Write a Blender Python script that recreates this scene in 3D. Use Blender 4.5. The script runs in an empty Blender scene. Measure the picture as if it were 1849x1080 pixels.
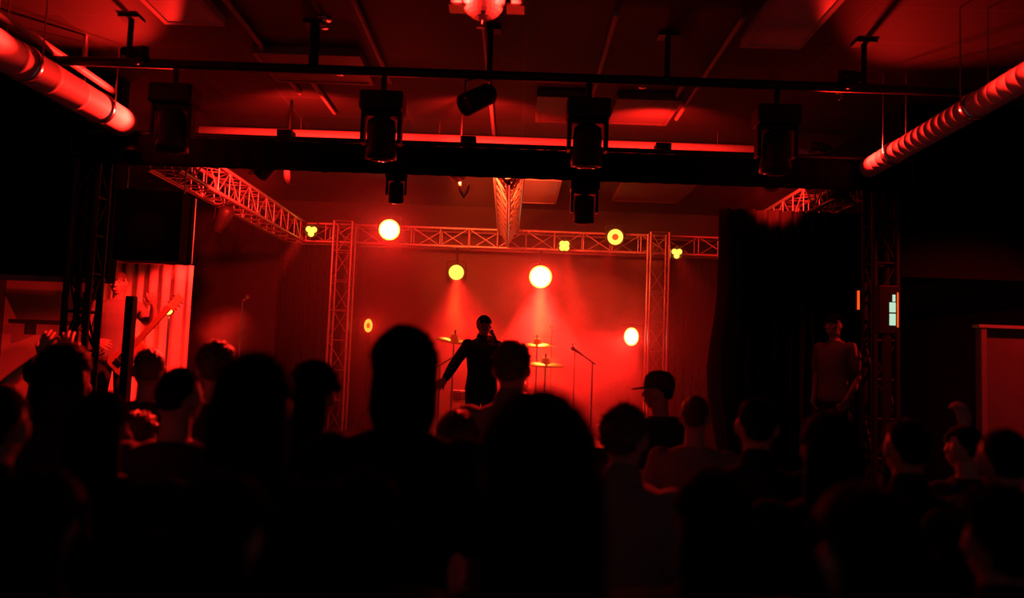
import bpy, bmesh, math, random
from mathutils import Vector, Matrix, noise
R = math.radians
PI = math.pi
random.seed(7)
S = bpy.context.scene
C = bpy.context.collection

# ---------------------------------------------------------------- camera, world, exposure
F_PX = 1450.0
cam_d = bpy.data.cameras.new('camera')
cam = bpy.data.objects.new('camera', cam_d); C.objects.link(cam)
cam_d.sensor_width = 36.0
cam_d.lens = F_PX/1849*36.0
cam.location = (0, 0, 1.7)
cam_d.dof.use_dof = True
cam_d.dof.focus_distance = 10.0
cam_d.dof.aperture_fstop = 1.25
PITCH, ROLL, YAW = R(4.5), R(2.1), R(0.35)
MROT = Matrix.Rotation(YAW, 3, 'Z') @ Matrix.Rotation(R(90)+PITCH, 3, 'X') @ Matrix.Rotation(ROLL, 3, 'Z')
cam.rotation_euler = MROT.to_euler()
S.camera = cam
cam_d.clip_end = 100

def at(px, py, Y):
    """world point on the sight line of a photo pixel at distance Y down the hall"""
    d = MROT @ Vector(((px-924.5)/F_PX, -(py-540)/F_PX, -1))
    return Vector((0, 0, 1.7)) + d*(Y/d.y)

w = bpy.data.worlds.new('world'); S.world = w; w.use_nodes = True
w.node_tree.nodes['Background'].inputs[0].default_value = (1.0, 0.36, 0.42, 1)
w.node_tree.nodes['Background'].inputs[1].default_value = 0.07

S.view_settings.view_transform = 'Standard'
S.view_settings.look = 'None'
S.view_settings.gamma = 1
S.view_settings.use_curve_mapping = False
S.view_settings.exposure = 0.0
try:
    S.cycles.use_denoising = True
    S.cycles.denoiser = 'OPENIMAGEDENOISE'
    S.cycles.volume_bounces = 0
    S.cycles.max_bounces = 5
    S.cycles.caustics_reflective = False
    S.cycles.caustics_refractive = False
    S.cycles.sample_clamp_indirect = 2.0
except Exception:
    pass

RED = (1.0, 0.013, 0.008)
HOT = (1.0, 0.06, 0.012)
GOLD = (1.0, 0.24, 0.03)

# ---------------------------------------------------------------- materials
def mat(name, col, rough=0.6, metal=0.0, noise_scale=0, noise_amt=0.0, bump=0.0, spec=0.5, bscale=None):
    m = bpy.data.materials.new(name); m.use_nodes = True
    nt = m.node_tree; b = nt.nodes['Principled BSDF']
    b.inputs['Base Color'].default_value = (*col, 1)
    b.inputs['Roughness'].default_value = rough
    b.inputs['Metallic'].default_value = metal
    b.inputs['Specular IOR Level'].default_value = spec
    if noise_scale:
        tc = nt.nodes.new('ShaderNodeTexCoord')
        n = nt.nodes.new('ShaderNodeTexNoise'); n.inputs['Scale'].default_value = noise_scale
        n.inputs['Detail'].default_value = 4
        nt.links.new(tc.outputs['Object'], n.inputs['Vector'])
        if noise_amt:
            r = nt.nodes.new('ShaderNodeMapRange')
            r.inputs[3].default_value = 1-noise_amt; r.inputs[4].default_value = 1+noise_amt
            nt.links.new(n.outputs['Fac'], r.inputs[0])
            mx = nt.nodes.new('ShaderNodeMix'); mx.data_type = 'RGBA'; mx.blend_type = 'MULTIPLY'
            mx.inputs[0].default_value = 1; mx.inputs[6].default_value = (*col, 1)
            nt.links.new(r.outputs[0], mx.inputs[7])
            nt.links.new(mx.outputs[2], b.inputs['Base Color'])
        if bump:
            bp = nt.nodes.new('ShaderNodeBump'); bp.inputs['Strength'].default_value = bump
            bp.inputs['Distance'].default_value = 0.01
            nt.links.new(n.outputs['Fac'], bp.inputs['Height'])
            nt.links.new(bp.outputs[0], b.inputs['Normal'])
    return m

def emit(name, col, strength, rough=0.4):
    m = bpy.data.materials.new(name); m.use_nodes = True
    b = m.node_tree.nodes['Principled BSDF']
    b.inputs['Base Color'].default_value = (0.02, 0.02, 0.02, 1)
    b.inputs['Emission Color'].default_value = (*col, 1)
    b.inputs['Emission Strength'].default_value = strength
    b.inputs['Roughness'].default_value = rough
    try: m.cycles.emission_sampling = 'NONE'
    except Exception: pass
    return m

def grid_mat(name, col, line, sx, sy, mortar=0.02, rough=0.7, vary=0.5):
    m = bpy.data.materials.new(name); m.use_nodes = True
    nt = m.node_tree; b = nt.nodes['Principled BSDF']
    tc = nt.nodes.new('ShaderNodeTexCoord')
    br = nt.nodes.new('ShaderNodeTexBrick')
    br.offset = 0; br.squash = 1
    br.inputs['Scale'].default_value = 1
    br.inputs['Brick Width'].default_value = sx; br.inputs['Row Height'].default_value = sy
    br.inputs['Mortar Size'].default_value = mortar
    br.inputs['Color1'].default_value = (*[c*(1-vary) for c in col], 1)
    br.inputs['Color2'].default_value = (*[c*(1+vary) for c in col], 1)
    br.inputs['Mortar'].default_value = (*line, 1)
    nt.links.new(tc.outputs['Object'], br.inputs['Vector'])
    nt.links.new(br.outputs['Color'], b.inputs['Base Color'])
    b.inputs['Roughness'].default_value = rough
    return m

M = dict(
    ceil=grid_mat('ceiling_tile', (0.024, 0.021, 0.022), (0.04, 0.036, 0.037), 1.2, 0.6, 0.012, 0.75, 0.35),  # tile tones vary to imitate uneven light on the ceiling
    floor=mat('dark_floor', (0.03, 0.028, 0.028), 0.45, 0, 3, 0.3, 0.1),
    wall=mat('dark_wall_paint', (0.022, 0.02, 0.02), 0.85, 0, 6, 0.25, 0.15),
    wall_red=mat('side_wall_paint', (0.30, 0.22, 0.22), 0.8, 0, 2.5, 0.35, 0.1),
    soffit=mat('black_soffit_paint', (0.008, 0.008, 0.008), 0.9, 0, 8, 0.2, 0, 0.15),
    alu=mat('truss_aluminium', (0.62, 0.60, 0.58), 0.38, 0.75, 40, 0.12),
    alu_black=mat('black_truss_paint', (0.014, 0.013, 0.013), 0.5, 0.1, 30, 0.2),
    black=mat('black_housing', (0.012, 0.012, 0.012), 0.5, 0, 60, 0.2, 0.05, 0.3),
    black_gloss=mat('black_lacquer', (0.015, 0.014, 0.014), 0.2),
    drape=mat('black_drape_cloth', (0.012, 0.011, 0.011), 0.95, 0, 12, 0.3, 0.3, 0.1),
    backdrop=mat('backdrop_cloth', (0.10, 0.08, 0.08), 0.9, 0, 1.5, 0.2, 0.1, 0.1),
    curtain=mat('side_curtain_cloth', (0.55, 0.42, 0.40), 0.8, 0, 10, 0.2, 0.2),
    pelmet=mat('pelmet_cloth', (0.006, 0.006, 0.006), 0.95, 0, 12, 0.3, 0.3, 0.1),
    duct=mat('galvanised_duct', (0.72, 0.70, 0.68), 0.6, 0.0, 14, 0.12),
    pipe=mat('painted_pipe', (0.62, 0.58, 0.55), 0.5, 0.1, 14, 0.15),
    white=mat('troffer_acrylic', (0.82, 0.78, 0.76), 0.28, spec=1.0),
    frame=mat('troffer_frame', (0.55, 0.50, 0.50), 0.5),
    rail=mat('rail_paint', (0.35, 0.28, 0.28), 0.6, 0, 20, 0.2),
    mirror=mat('mirror_facet', (0.92, 0.90, 0.88), 0.45, 0.3),
    deck=mat('stage_deck', (0.035, 0.03, 0.03), 0.5, 0, 8, 0.3, 0.1),
    brass=mat('cymbal_bronze', (0.98, 0.78, 0.30), 0.45, 0.3, 60, 0.1),
    chrome=mat('chrome', (0.85, 0.85, 0.85), 0.22, 1.0),
    drum=mat('drum_wrap', (0.20, 0.05, 0.05), 0.3),
    head=mat('drum_head', (0.75, 0.72, 0.7), 0.5),
    wood=mat('guitar_finish', (0.6, 0.30, 0.15), 0.3),
    maple=mat('guitar_neck', (0.75, 0.5, 0.25), 0.4),
    skin=mat('skin_light', (0.50, 0.33, 0.26), 0.5, 0, 20, 0.06),
    skin2=mat('skin_tan', (0.33, 0.20, 0.14), 0.5, 0, 20, 0.06),
    hair=mat('dark_hair', (0.010, 0.008, 0.007), 0.8, 0, 60, 0.3, 0.3, 0.12),
    hair_brown=mat('brown_hair', (0.08, 0.05, 0.03), 0.5, 0, 60, 0.3, 0.5),
    hair_fair=mat('fair_hair', (0.30, 0.20, 0.11), 0.5, 0, 60, 0.3, 0.5),
    cloth_black=mat('black_shirt', (0.02, 0.02, 0.02), 0.9, 0, 15, 0.2, 0.2, 0.1),
    cloth_dark=mat('charcoal_shirt', (0.035, 0.033, 0.035), 0.9, 0, 15, 0.2, 0.2, 0.2),
    cloth_grey=mat('grey_shirt', (0.25, 0.23, 0.23), 0.85, 0, 15, 0.15, 0.2),
    cloth_pale=mat('pale_shirt', (0.55, 0.5, 0.48), 0.85, 0, 15, 0.12, 0.2),
    jeans=mat('dark_jeans', (0.02, 0.024, 0.04), 0.9, 0, 30, 0.2, 0.2),
    shoe=mat('shoe_leather', (0.02, 0.018, 0.016), 0.5),
    cap=mat('cap_cloth', (0.05, 0.045, 0.05), 0.85, 0, 30, 0.1),
    eye=mat('eye_white', (0.6, 0.58, 0.56), 0.2),
    iris=mat('iris', (0.02, 0.012, 0.008), 0.15),
    faint=mat('dimmed_panel_tone', (0.13, 0.11, 0.11), 0.6),  # low albedo puts the weaker light into the panel colour
    panel=mat('booth_panel', (0.22, 0.17, 0.17), 0.7, 0, 3, 0.4),
    lens_off=mat('dark_lens', (0.02, 0.02, 0.02), 0.08),
    l_white=emit('lamp_white_hot', (1.0, 0.72, 0.45), 3.2),
    l_yellow=emit('lamp_yellow', (1.0, 0.34, 0.035), 4.2),
    l_orange=emit('lamp_orange', (1.0, 0.22, 0.02), 3.0),
    l_core=emit('lamp_dim_core', (1.0, 0.10, 0.01), 1.0),
    l_red=emit('led_red', (1.0, 0.05, 0.02), 2.5),
    screen=emit('pale_green_screen', (0.55, 0.85, 0.62), 0.9),
    phone=emit('phone_screen', (1.0, 0.55, 0.6), 0.9),
)

# ---------------------------------------------------------------- helpers
def tag(o, label=None, cat=None, group=None, kind=None):
    if label: o['label'] = label
    if cat: o['category'] = cat
    if group: o['group'] = group
    if kind: o['kind'] = kind
    return o

def empty(name, loc, label, cat, group=None, rot=(0, 0, 0)):
    o = bpy.data.objects.new(name, None); C.objects.link(o)
    o.location = loc; o.rotation_euler = rot; o.empty_display_size = 0.1
    return tag(o, label, cat, group)

class MB:
    def __init__(s): s.bm = bmesh.new()
    def _add(s, verts, faces, smooth):
        vs = [s.bm.verts.new(v) for v in verts]
        for f in faces:
            try:
                q = s.bm.faces.new([vs[i] for i in f]); q.smooth = smooth
            except ValueError: pass
        return s
    def box(s, c, d, rot=None):
        c = Vector(c); h = Vector(d)/2
        pts = [Vector((x*h.x, y*h.y, z*h.z)) for x in (-1, 1) for y in (-1, 1) for z in (-1, 1)]
        if rot is not None: pts = [rot @ p for p in pts]
        return s._add([c+p for p in pts], [(0,1,3,2),(4,6,7,5),(0,4,5,1),(2,3,7,6),(0,2,6,4),(1,5,7,3)], False)
    def tube(s, p0, p1, r0, r1=None, n=10, cap=True):
        p0 = Vector(p0); p1 = Vector(p1); r1 = r0 if r1 is None else r1
        q = (p1-p0).to_track_quat('Z', 'Y')
        vs = []
        for p, r in ((p0, r0), (p1, r1)):
            for i in range(n):
                a = 2*PI*i/n
                vs.append(p + q @ Vector((r*math.cos(a), r*math.sin(a), 0)))
        fs = [(i, (i+1) % n, n+(i+1) % n, n+i) for i in range(n)]
        s._add(vs, fs, True)
        if cap:
            s._add(vs[:n], [tuple(range(n))[::-1]], False); s._add(vs[n:], [tuple(range(n))], False)
        return s
    def path(s, pts, r, n=8):
        pts = [Vector(p) for p in pts]; rs = r if isinstance(r, (list, tuple)) else [r]*len(pts)
        vs = []
        for k, p in enumerate(pts):
            a = pts[max(k-1, 0)]; b = pts[min(k+1, len(pts)-1)]
            q = (b-a).to_track_quat('Z', 'Y')
            for i in range(n):
                t = 2*PI*i/n
                vs.append(p + q @ Vector((rs[k]*math.cos(t), rs[k]*math.sin(t), 0)))
        fs = [(k*n+i, k*n+(i+1) % n, (k+1)*n+(i+1) % n, (k+1)*n+i) for k in range(len(pts)-1) for i in range(n)]
        fs += [tuple(range(n))[::-1], tuple((len(pts)-1)*n+i for i in range(n))]
        return s._add(vs, fs, True)
    def lathe(s, prof, n=28, M4=None, smooth=True):
        """prof: (r, z) points, turned about local z"""
        vs, fs = [], []
        for r, z in prof:
            for i in range(n):
                a = 2*PI*i/n; v = Vector((r*math.cos(a), r*math.sin(a), z))
                vs.append(M4 @ v if M4 else v)
        for k in range(len(prof)-1):
            for i in range(n):
                fs.append((k*n+i, k*n+(i+1) % n, (k+1)*n+(i+1) % n, (k+1)*n+i))
        fs.append(tuple(range(n))[::-1]); fs.append(tuple((len(prof)-1)*n+i for i in range(n)))
        return s._add(vs, fs, smooth)
    def sphere(s, c, r, n=14, m=10, M3=None):
        c = Vector(c); rr = r if isinstance(r, (tuple, list)) else (r, r, r)
        vs, fs = [], []
        for k in range(1, m):
            t = PI*k/m
            for i in range(n):
                a = 2*PI*i/n
                v = Vector((rr[0]*math.sin(t)*math.cos(a), rr[1]*math.sin(t)*math.sin(a), rr[2]*math.cos(t)))
                vs.append(c + (M3 @ v if M3 else v))
        for k in range(m-2):
            for i in range(n):
                fs.append((k*n+i, (k+1)*n+i, (k+1)*n+(i+1) % n, k*n+(i+1) % n))
        top = Vector((0, 0, rr[2])); vs.append(c + (M3 @ top if M3 else top)); vs.append(c - (M3 @ top if M3 else top))
        a, b = len(vs)-2, len(vs)-1
        for i in range(n):
            fs.append((a, i, (i+1) % n)); fs.append((b, (m-2)*n+(i+1) % n, (m-2)*n+i))
        return s._add(vs, fs, True)
    def caps(s, p0, p1, r0, r1, n=12, sq=(1, 1)):
        """tapered capsule; sq squashes the section in world x / y for near-vertical limbs"""
        p0 = Vector(p0); p1 = Vector(p1); L = (p1-p0).length
        if L < 1e-5: return s.sphere(p0, r0)
        q = (p1-p0).to_track_quat('Z', 'Y')
        prof = []
        for k in range(1, 5):
            t = PI/2*k/4; prof.append((r0*math.sin(t), -r0*math.cos(t)))
        for k in range(0, 4):
            t = PI/2*k/4; prof.append((r1*math.cos(t), L+r1*math.sin(t)))
        vs = []
        for r, z in prof:
            for i in range(n):
                a = 2*PI*i/n
                v = q @ Vector((r*math.cos(a), r*math.sin(a), z))
                ax = q @ Vector((0, 0, z))
                d = v-ax; d.x *= sq[0]; d.y *= sq[1]
                vs.append(p0+ax+d)
        K = len(prof)
        fs = [(k*n+i, k*n+(i+1) % n, (k+1)*n+(i+1) % n, (k+1)*n+i) for k in range(K-1) for i in range(n)]
        fs += [tuple(range(n))[::-1], tuple((K-1)*n+i for i in range(n))]
        return s._add(vs, fs, True)
    def loft(s, rows, n=24):
        """rows: (cx, cy, z, rx, ry)"""
        vs = []
        for cx, cy, z, rx, ry in rows:
            for i in range(n):
                a = 2*PI*i/n
                c_, s_ = math.cos(a), math.sin(a)
                e = 0.85
                vs.append((cx+rx*math.copysign(abs(c_)**e, c_), cy+ry*math.copysign(abs(s_)**e, s_), z))
        K = len(rows)
        fs = [(k*n+i, k*n+(i+1) % n, (k+1)*n+(i+1) % n, (k+1)*n+i) for k in range(K-1) for i in range(n)]
        fs += [tuple(range(n))[::-1], tuple((K-1)*n+i for i in range(n))]
        return s._add(vs, fs, True)
    def mesh(s, name, m):
        me = bpy.data.meshes.new(name); bmesh.ops.recalc_face_normals(s.bm, faces=s.bm.faces)
        s.bm.to_mesh(me); s.bm.free()
        me.materials.append(m); return me
    def build(s, name, m, parent=None, loc=None, rot=None):
        o = bpy.data.objects.new(name, s.mesh(name, m)); C.objects.link(o)
        if parent is not None: o.parent = parent
        if loc is not None: o.location = loc
        if rot is not None: o.rotation_euler = rot
        return o

def bevel(o, wd, seg=2):
    md = o.modifiers.new('bevel', 'BEVEL'); md.width = wd; md.segments = seg; md.limit_method = 'ANGLE'
    return o

def copy_tree(o, parent=None):
    c = o.copy(); C.objects.link(c)
    if parent is not None: c.parent = parent
    for ch in list(o.children): copy_tree(ch, c)
    return c

def structure(name, mb, m, label=None):
    o = mb.build(name, m); return tag(o, label, kind='structure')

def spot(name, loc, target, power, angle=50, blend=0.4, radius=0.05, col=RED, parent=None):
    l = bpy.data.lights.new(name, 'SPOT'); l.energy = power; l.color = col
    l.spot_size = R(angle); l.spot_blend = blend; l.shadow_soft_size = radius
    o = bpy.data.objects.new(name, l); C.objects.link(o)
    loc = Vector(loc); d = Vector(target)-loc
    o.location = loc; o.rotation_euler = d.to_track_quat('-Z', 'Y').to_euler()
    if parent is not None:
        bpy.context.view_layer.update()
        mw = o.matrix_basis.copy(); o.parent = parent; o.matrix_parent_inverse = parent.matrix_world.inverted(); o.matrix_basis = mw
    return o

def aim(loc, target):
    return (Vector(target)-Vector(loc)).to_track_quat('-Z', 'Y').to_euler()

# ---------------------------------------------------------------- large structure
X0, X1, YB, ZC = -6.4, 6.4, 13.2, 4.25
SZ = 0.6         # stage height
structure('floor', MB().box((0, 5.1, -0.05), (12.8, 16.4, 0.1)), M['floor'])
structure('ceiling', MB().box((0, 5.1, ZC+0.05), (12.8, 16.4, 0.1)), M['ceil'])
structure('wall_back', MB().box((0, YB+0.05, ZC/2), (12.8, 0.1, ZC)), M['wall'])
structure('wall_left', MB().box((X0-0.05, 5.1, ZC/2), (0.1, 16.4, ZC)), M['wall'])
structure('wall_right', MB().box((X1+0.05, 5.1, ZC/2), (0.1, 16.4, ZC)), M['wall'])
# lowered black soffits over both side aisles
structure('trim_1', MB().box(((X0-3.80)/2, 7.47, (2.30+ZC)/2), (abs(X0+3.80), 0.14, ZC-2.30)), M['soffit'])
structure('trim_2', MB().box(((X1+3.55)/2, 10.3, (2.62+ZC)/2), (X1-3.55, 5.8, ZC-2.62)), M['soffit'])
# back wall of the left aisle, lit red, and a rail along the soffit
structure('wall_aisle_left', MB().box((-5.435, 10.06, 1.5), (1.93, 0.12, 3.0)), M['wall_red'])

rail = MB().box((-5.1, 7.36, 2.31), (2.58, 0.05, 0.05)).build('soffit_rail', M['rail'])
tag(rail, 'thin dull red rail along the bottom of the black soffit at far left', 'rail')
sh = empty('wall_shelf', (-5.45, 9.89, 1.98), 'dark wall shelf under the black soffit at far left', 'shelf')
MB().box((0, 0, 0), (1.5, 0.22, 0.05)).build('shelf_board', M['black'], sh)
MB().box((-0.55, 0.02, -0.09), (0.04, 0.18, 0.13)).build('bracket', M['black'], sh)
MB().box((0.55, 0.02, -0.09), (0.04, 0.18, 0.13)).build('bracket', M['black'], sh)

# stage
st = empty('stage_platform', (0, 10, 0), 'black stage platform behind the crowd carrying drums and truss', 'stage')
MB().box((0, 0, SZ-0.04), (8.9, 5.7, 0.08)).build('deck', M['deck'], st)
for k in range(7):
    MB().box((-3.81+k*1.27, -2.83, (SZ-0.08)/2), (1.25, 0.03, SZ-0.09)).build('skirt_panel', M['drape'], st)

# ---------------------------------------------------------------- curtains
def curtain_mesh(x0, x1, z0, z1, amp, waves, n=None, droop=None, seed=0):
    """pleated cloth with real thickness, hanging in its own xz plane"""
    bm = MB(); n = n or int(waves*8); rows = 10
    th = 0.012; front, vs, fs = [], [], []
    for side in (0, 1):
        for r in range(rows+1):
            t = r/rows; z = z1+(z0-z1)*t
            for i in range(n+1):
                u = i/n; x = x0+(x1-x0)*u
                ph = 2*PI*waves*u + 1.3*noise.noise(Vector((u*5, seed, t*0.6)))
                y = amp*(0.6+0.4*t)*math.sin(ph) + amp*0.5*noise.noise(Vector((u*9, t*1.5, seed+3)))
                if droop: x += droop(u, t)
                vs.append((x, y+(th if side else 0), z))
    W = n+1; N = W*(rows+1)
    for r in range(rows):
        for i in range(n):
            a = r*W+i
            fs.append((a, a+1, a+W+1, a+W)); fs.append((N+a, N+a+W, N+a+W+1, N+a+1))
    for i in range(n):
        fs.append((i, N+i, N+i+1, i+1)); a = rows*W+i; fs.append((a, a+1, N+a+1, N+a))
    for r in range(rows):
        a = r*W; fs.append((a, a+W, N+a+W, N+a)); a += n; fs.append((a, N+a, N+a+W, a+W))
    return bm._add(vs, fs, True)

o = curtain_mesh(-2.75, 2.35, SZ, 3.7, 0.010, 15, n=180, seed=1).build('backdrop_curtain', M['backdrop'], loc=(0, 12.62, 0))
tag(o, 'red-lit pleated backdrop curtain across the rear of the stage behind the drums', 'curtain')
o = curtain_mesh(-3.75, -2.78, SZ, 3.75, 0.06, 8, seed=2).build('wing_curtain', M['drape'], loc=(0, 12.5, 0))
tag(o, 'black wing curtain left of the rear backdrop under the side truss', 'curtain')
o = curtain_mesh(2.38, 3.5, SZ, 3.75, 0.06, 9, seed=3).build('wing_curtain', M['drape'], loc=(0, 12.5, 0))
tag(o, 'black wing curtain right of the rear backdrop, left of the big black drape', 'curtain')
# brightly lit side curtain behind the guitarist
a = at(190, 480, 9.6); b = at(350, 480, 9.6)
o = curtain_mesh(a.x, b.x, SZ, 2.72, 0.04, 7, seed=4).build('side_curtain', M['curtain'], loc=(0, 9.6, 0))
tag(o, 'bright red lit curtain with vertical folds behind the guitarist at left', 'curtain')
# the black drape on the right hangs close to the audience, its edge drawn in at waist height
def gather(u, t):
    k = math.exp(-((t-0.62)/0.2)**2)*0.10*(1-u)**2
    return -k + 0.06*(1-u)*max(0, t-0.75)*4*(1-u)
a = at(1298, 430, 8.3)
o = curtain_mesh(a.x, 3.6, SZ, 3.38, 0.06, 12, droop=gather, seed=5).build('stage_drape', M['drape'], loc=(0, 8.3, 0))
tag(o, 'large black drape hiding the right wing of the stage below the right truss', 'curtain')

# ---------------------------------------------------------------- trusses
def box_truss(name, p0, p1, wd, hg, m, label, group=None, bay=0.36, up=Vector((0, 0, 1)), rc=0.022, rb=0.009):
    p0 = Vector(p0); p1 = Vector(p1); d = (p1-p0).normalized(); L = (p1-p0).length
    sx = d.cross(up).normalized(); sz = sx.cross(d).normalized()
    e = empty(name, (p0+p1)/2, label, 'truss', group)
    c = (p0+p1)/2
    cor = [(-1, -1), (1, -1), (1, 1), (-1, 1)]
    def pt(t, k): a_, b_ = cor[k]; return p0-c + d*t + sx*(a_*wd/2) + sz*(b_*hg/2)
    for k in range(4): MB().tube(pt(0, k), pt(L, k), rc).build('chord', m, e)
    nb = max(2, round(L/bay)); bl = L/nb
    for k in range(4):
        k2 = (k+1) % 4; mb = MB()
        for i in range(nb):
            a_, b_ = (k, k2) if (i+k) % 2 == 0 else (k2, k)
            mb.tube(pt(i*bl, a_), pt((i+1)*bl, b_), rb, n=6)
            mb.tube(pt(i*bl, k), pt(i*bl, k2), rb, n=6)
        mb.tube(pt(L, k), pt(L, k2), rb, n=6)
        mb.build('lacing', m, e)
    return e

TZ = 3.53
lt = box_truss('side_truss', (-3.36, 7.42, TZ), (-3.36, 12.0, TZ), 0.29, 0.29, M['alu'], 'aluminium lattice truss running back along the left side of the stage', 'truss rig over the stage', 0.33)
rt = box_truss('side_truss', (3.14, 7.42, TZ-0.02), (3.14, 12.0, TZ-0.02), 0.29, 0.29, M['alu'], 'aluminium lattice truss running back along the right side of the stage', 'truss rig over the stage', 0.33)
bt = box_truss('back_truss', (-3.36, 12.16, TZ+0.02), (3.14, 12.16, TZ+0.02), 0.29, 0.27, M['alu'], 'horizontal lattice truss across the rear of the stage above the drums', 'truss rig over the stage', 0.42)
a = at(622, 430, 11.8); b = at(1189, 440, 11.8)
box_truss('truss_tower', (a.x, 11.8, SZ+0.02), (a.x, 11.8, 3.68), 0.27, 0.27, M['alu'], 'slim upright lattice truss tower left of the backdrop', 'rear truss towers', 0.42, up=Vector((0, 1, 0)), rc=0.02, rb=0.005)
box_truss('truss_tower', (b.x, 11.8, SZ+0.02), (b.x, 11.8, 3.68), 0.27, 0.27, M['alu'], 'slim upright lattice truss tower right of the backdrop', 'rear truss towers', 0.42, up=Vector((0, 1, 0)), rc=0.02, rb=0.005)
a = at(180, 450, 7.3); b = at(1585, 450, 7.3)
box_truss('front_tower', (-3.93, 7.24, SZ+0.02), (-3.93, 7.24, 3.405), 0.20, 0.20, M['alu_black'], 'black upright lattice tower at the front left corner of the stage', 'front truss towers', 0.34, up=Vector((0, 1, 0)), rc=0.03, rb=0.014)
box_truss('front_tower', (3.30, 7.28, SZ+0.02), (3.30, 7.28, 3.405), 0.20, 0.20, M['alu_black'], 'black upright lattice tower at the front right corner of the stage', 'front truss towers', 0.34, up=Vector((0, 1, 0)), rc=0.03, rb=0.014)
# triangular centre truss, apex down
c0 = Vector((-0.12, 7.45, 3.38)); c1 = Vector((-0.17, 12.0, 3.44))
e = empty('centre_truss', (c0+c1)/2, 'bright triangular truss running back over the middle of the stage', 'truss', 'truss rig over the stage')
mid = (c0+c1)/2; tri = [Vector((0, 0, 0)), Vector((-0.145, 0, 0.25)), Vector((0.145, 0, 0.25))]
for k in range(3): MB().tube(c0-mid+tri[k], c1-mid+tri[k], 0.024).build('chord', M['alu'], e)
for k in range(3):
    k2 = (k+1) % 3; mb = MB()
    for i in range(22):
        p = c0-mid+(c1-c0)*(i/22); q = c0-mid+(c1-c0)*((i+1)/22)
        a_, b_ = (k, k2) if i % 2 else (k2, k)
        mb.tube(p+tri[a_], q+tri[b_], 0.009, n=6)
    mb.build('lacing', M['alu'], e)
# front truss dressed in a black pelmet
ft = box_truss('front_truss', (-4.06, 7.2, 3.53), (3.5, 7.2, 3.53), 0.24, 0.20, M['alu_black'], 'black front truss across the stage opening hidden under black pelmet cloth', None, 0.4)
pm = curtain_mesh(-3.9, 3.45, 3.335, 3.60, 0.010, 40, n=200, seed=8).build('pelmet', M['pelmet'], ft)
pm.location = Vector((0, 7.05, 0)) - ft.location

# black lighting pipe nearer the camera, on drop rods
PY = 6.0; PZ = 3.885
pe = empty('lighting_pipe', (0, PY, PZ), 'long black lighting pipe hung below the ceiling in front of the stage', 'pipe')
MB().tube((-4.3, 0, 0), (4.2, 0, 0), 0.036, n=14).build('bar', M['black'], pe)
for px in (232, 566, 884, 1205, 1560):
    x = at(px, 110, PY).x
    mb = MB().tube((x, 0, 0.03), (x, 0, ZC-PZ), 0.022 if px != 566 else 0.04)
    mb.box((x, 0, ZC-PZ-0.012), (0.16, 0.12, 0.024)).build('drop_rod', M['black'], pe)
for px in (697, 1063, 330, 1400): pass

# round ventilation ducts along both sides
def duct(name, x0, y0, z0, x1, y1, z1, r, rib, label):
    p0 = Vector((x0, y0, z0)); p1 = Vector((x1, y1, z1)); L = (p1-p0).length
    e = empty(name, p0, label, 'duct'); d = (p1-p0).normalized()
    q = d.to_track_quat('Z', 'Y').to_matrix().to_4x4()
    prof = []; n = int(L/rib)
    for i in range(n):
        z = i*rib
        prof += [(r, z), (r, z+rib*0.86), (r+0.003, z+rib*0.89), (r+0.003, z+rib*0.96), (r, z+rib*0.99)]
    prof.append((r, n*rib))
    MB().lathe(prof, 32, q).build('duct_tube', M['duct'], e)
    for t in (0.18, 0.42, 0.66, 0.9):
        p = d*(L*t); mb = MB()
        MB().lathe([(r+0.008, L*t-0.025), (r+0.012, L*t-0.02), (r+0.012, L*t+0.02), (r+0.008, L*t+0.025)], 32, q).build('strap', M['chrome'], e)
        top = ZC-(p0+p).z
        for s in (-1, 1):
            MB().tube(p+Vector((s*(r+0.01), 0, 0)), p+Vector((s*(r+0.01), 0, top)), 0.006, n=6).build('hanger_rod', M['chrome'], e)
    return e
duct('ventilation_duct', -3.50, 2.6, 3.62, -3.56, 7.0, 3.70, 0.125, 0.40, 'bright red lit round ventilation duct along the left side of the ceiling')
duct('ventilation_duct', 3.08, 2.2, 3.60, 3.07, 7.0, 3.53, 0.085, 0.10, 'glowing red ribbed round duct along the right side of the ceiling')
pp = empty('service_pipe', (-3.62, 2.6, 3.97), 'thin red lit pipe running just above the left ventilation duct', 'pipe')
MB().tube((0, 0, 0), (0, 4.3, -0.02), 0.03).build('tube', M['pipe'], pp)
for k in range(4): MB().box((0, 0.5+k*1.1, 0.15), (0.02, 0.03, 0.28)).build('bracket', M['chrome'], pp)
# cross pipe behind the front truss
a = at(362, 238, 8.5); b = at(1480, 282, 8.5)
cp = empty('cross_pipe', (0, 8.5, a.z), 'bright red lit pipe crossing the ceiling just above the front truss', 'pipe')
MB().tube((a.x, 0, 0), (b.x, 0, 0), 0.062, n=20).build('tube', M['pipe'], cp)
for x in (-2.4, -0.9, 0.6, 2.1):
    MB().tube((x, 0, 0.05), (x, 0, ZC-a.z), 0.008, n=6).build('hanger_rod', M['chrome'], cp)
CPZ = a.z

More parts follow.
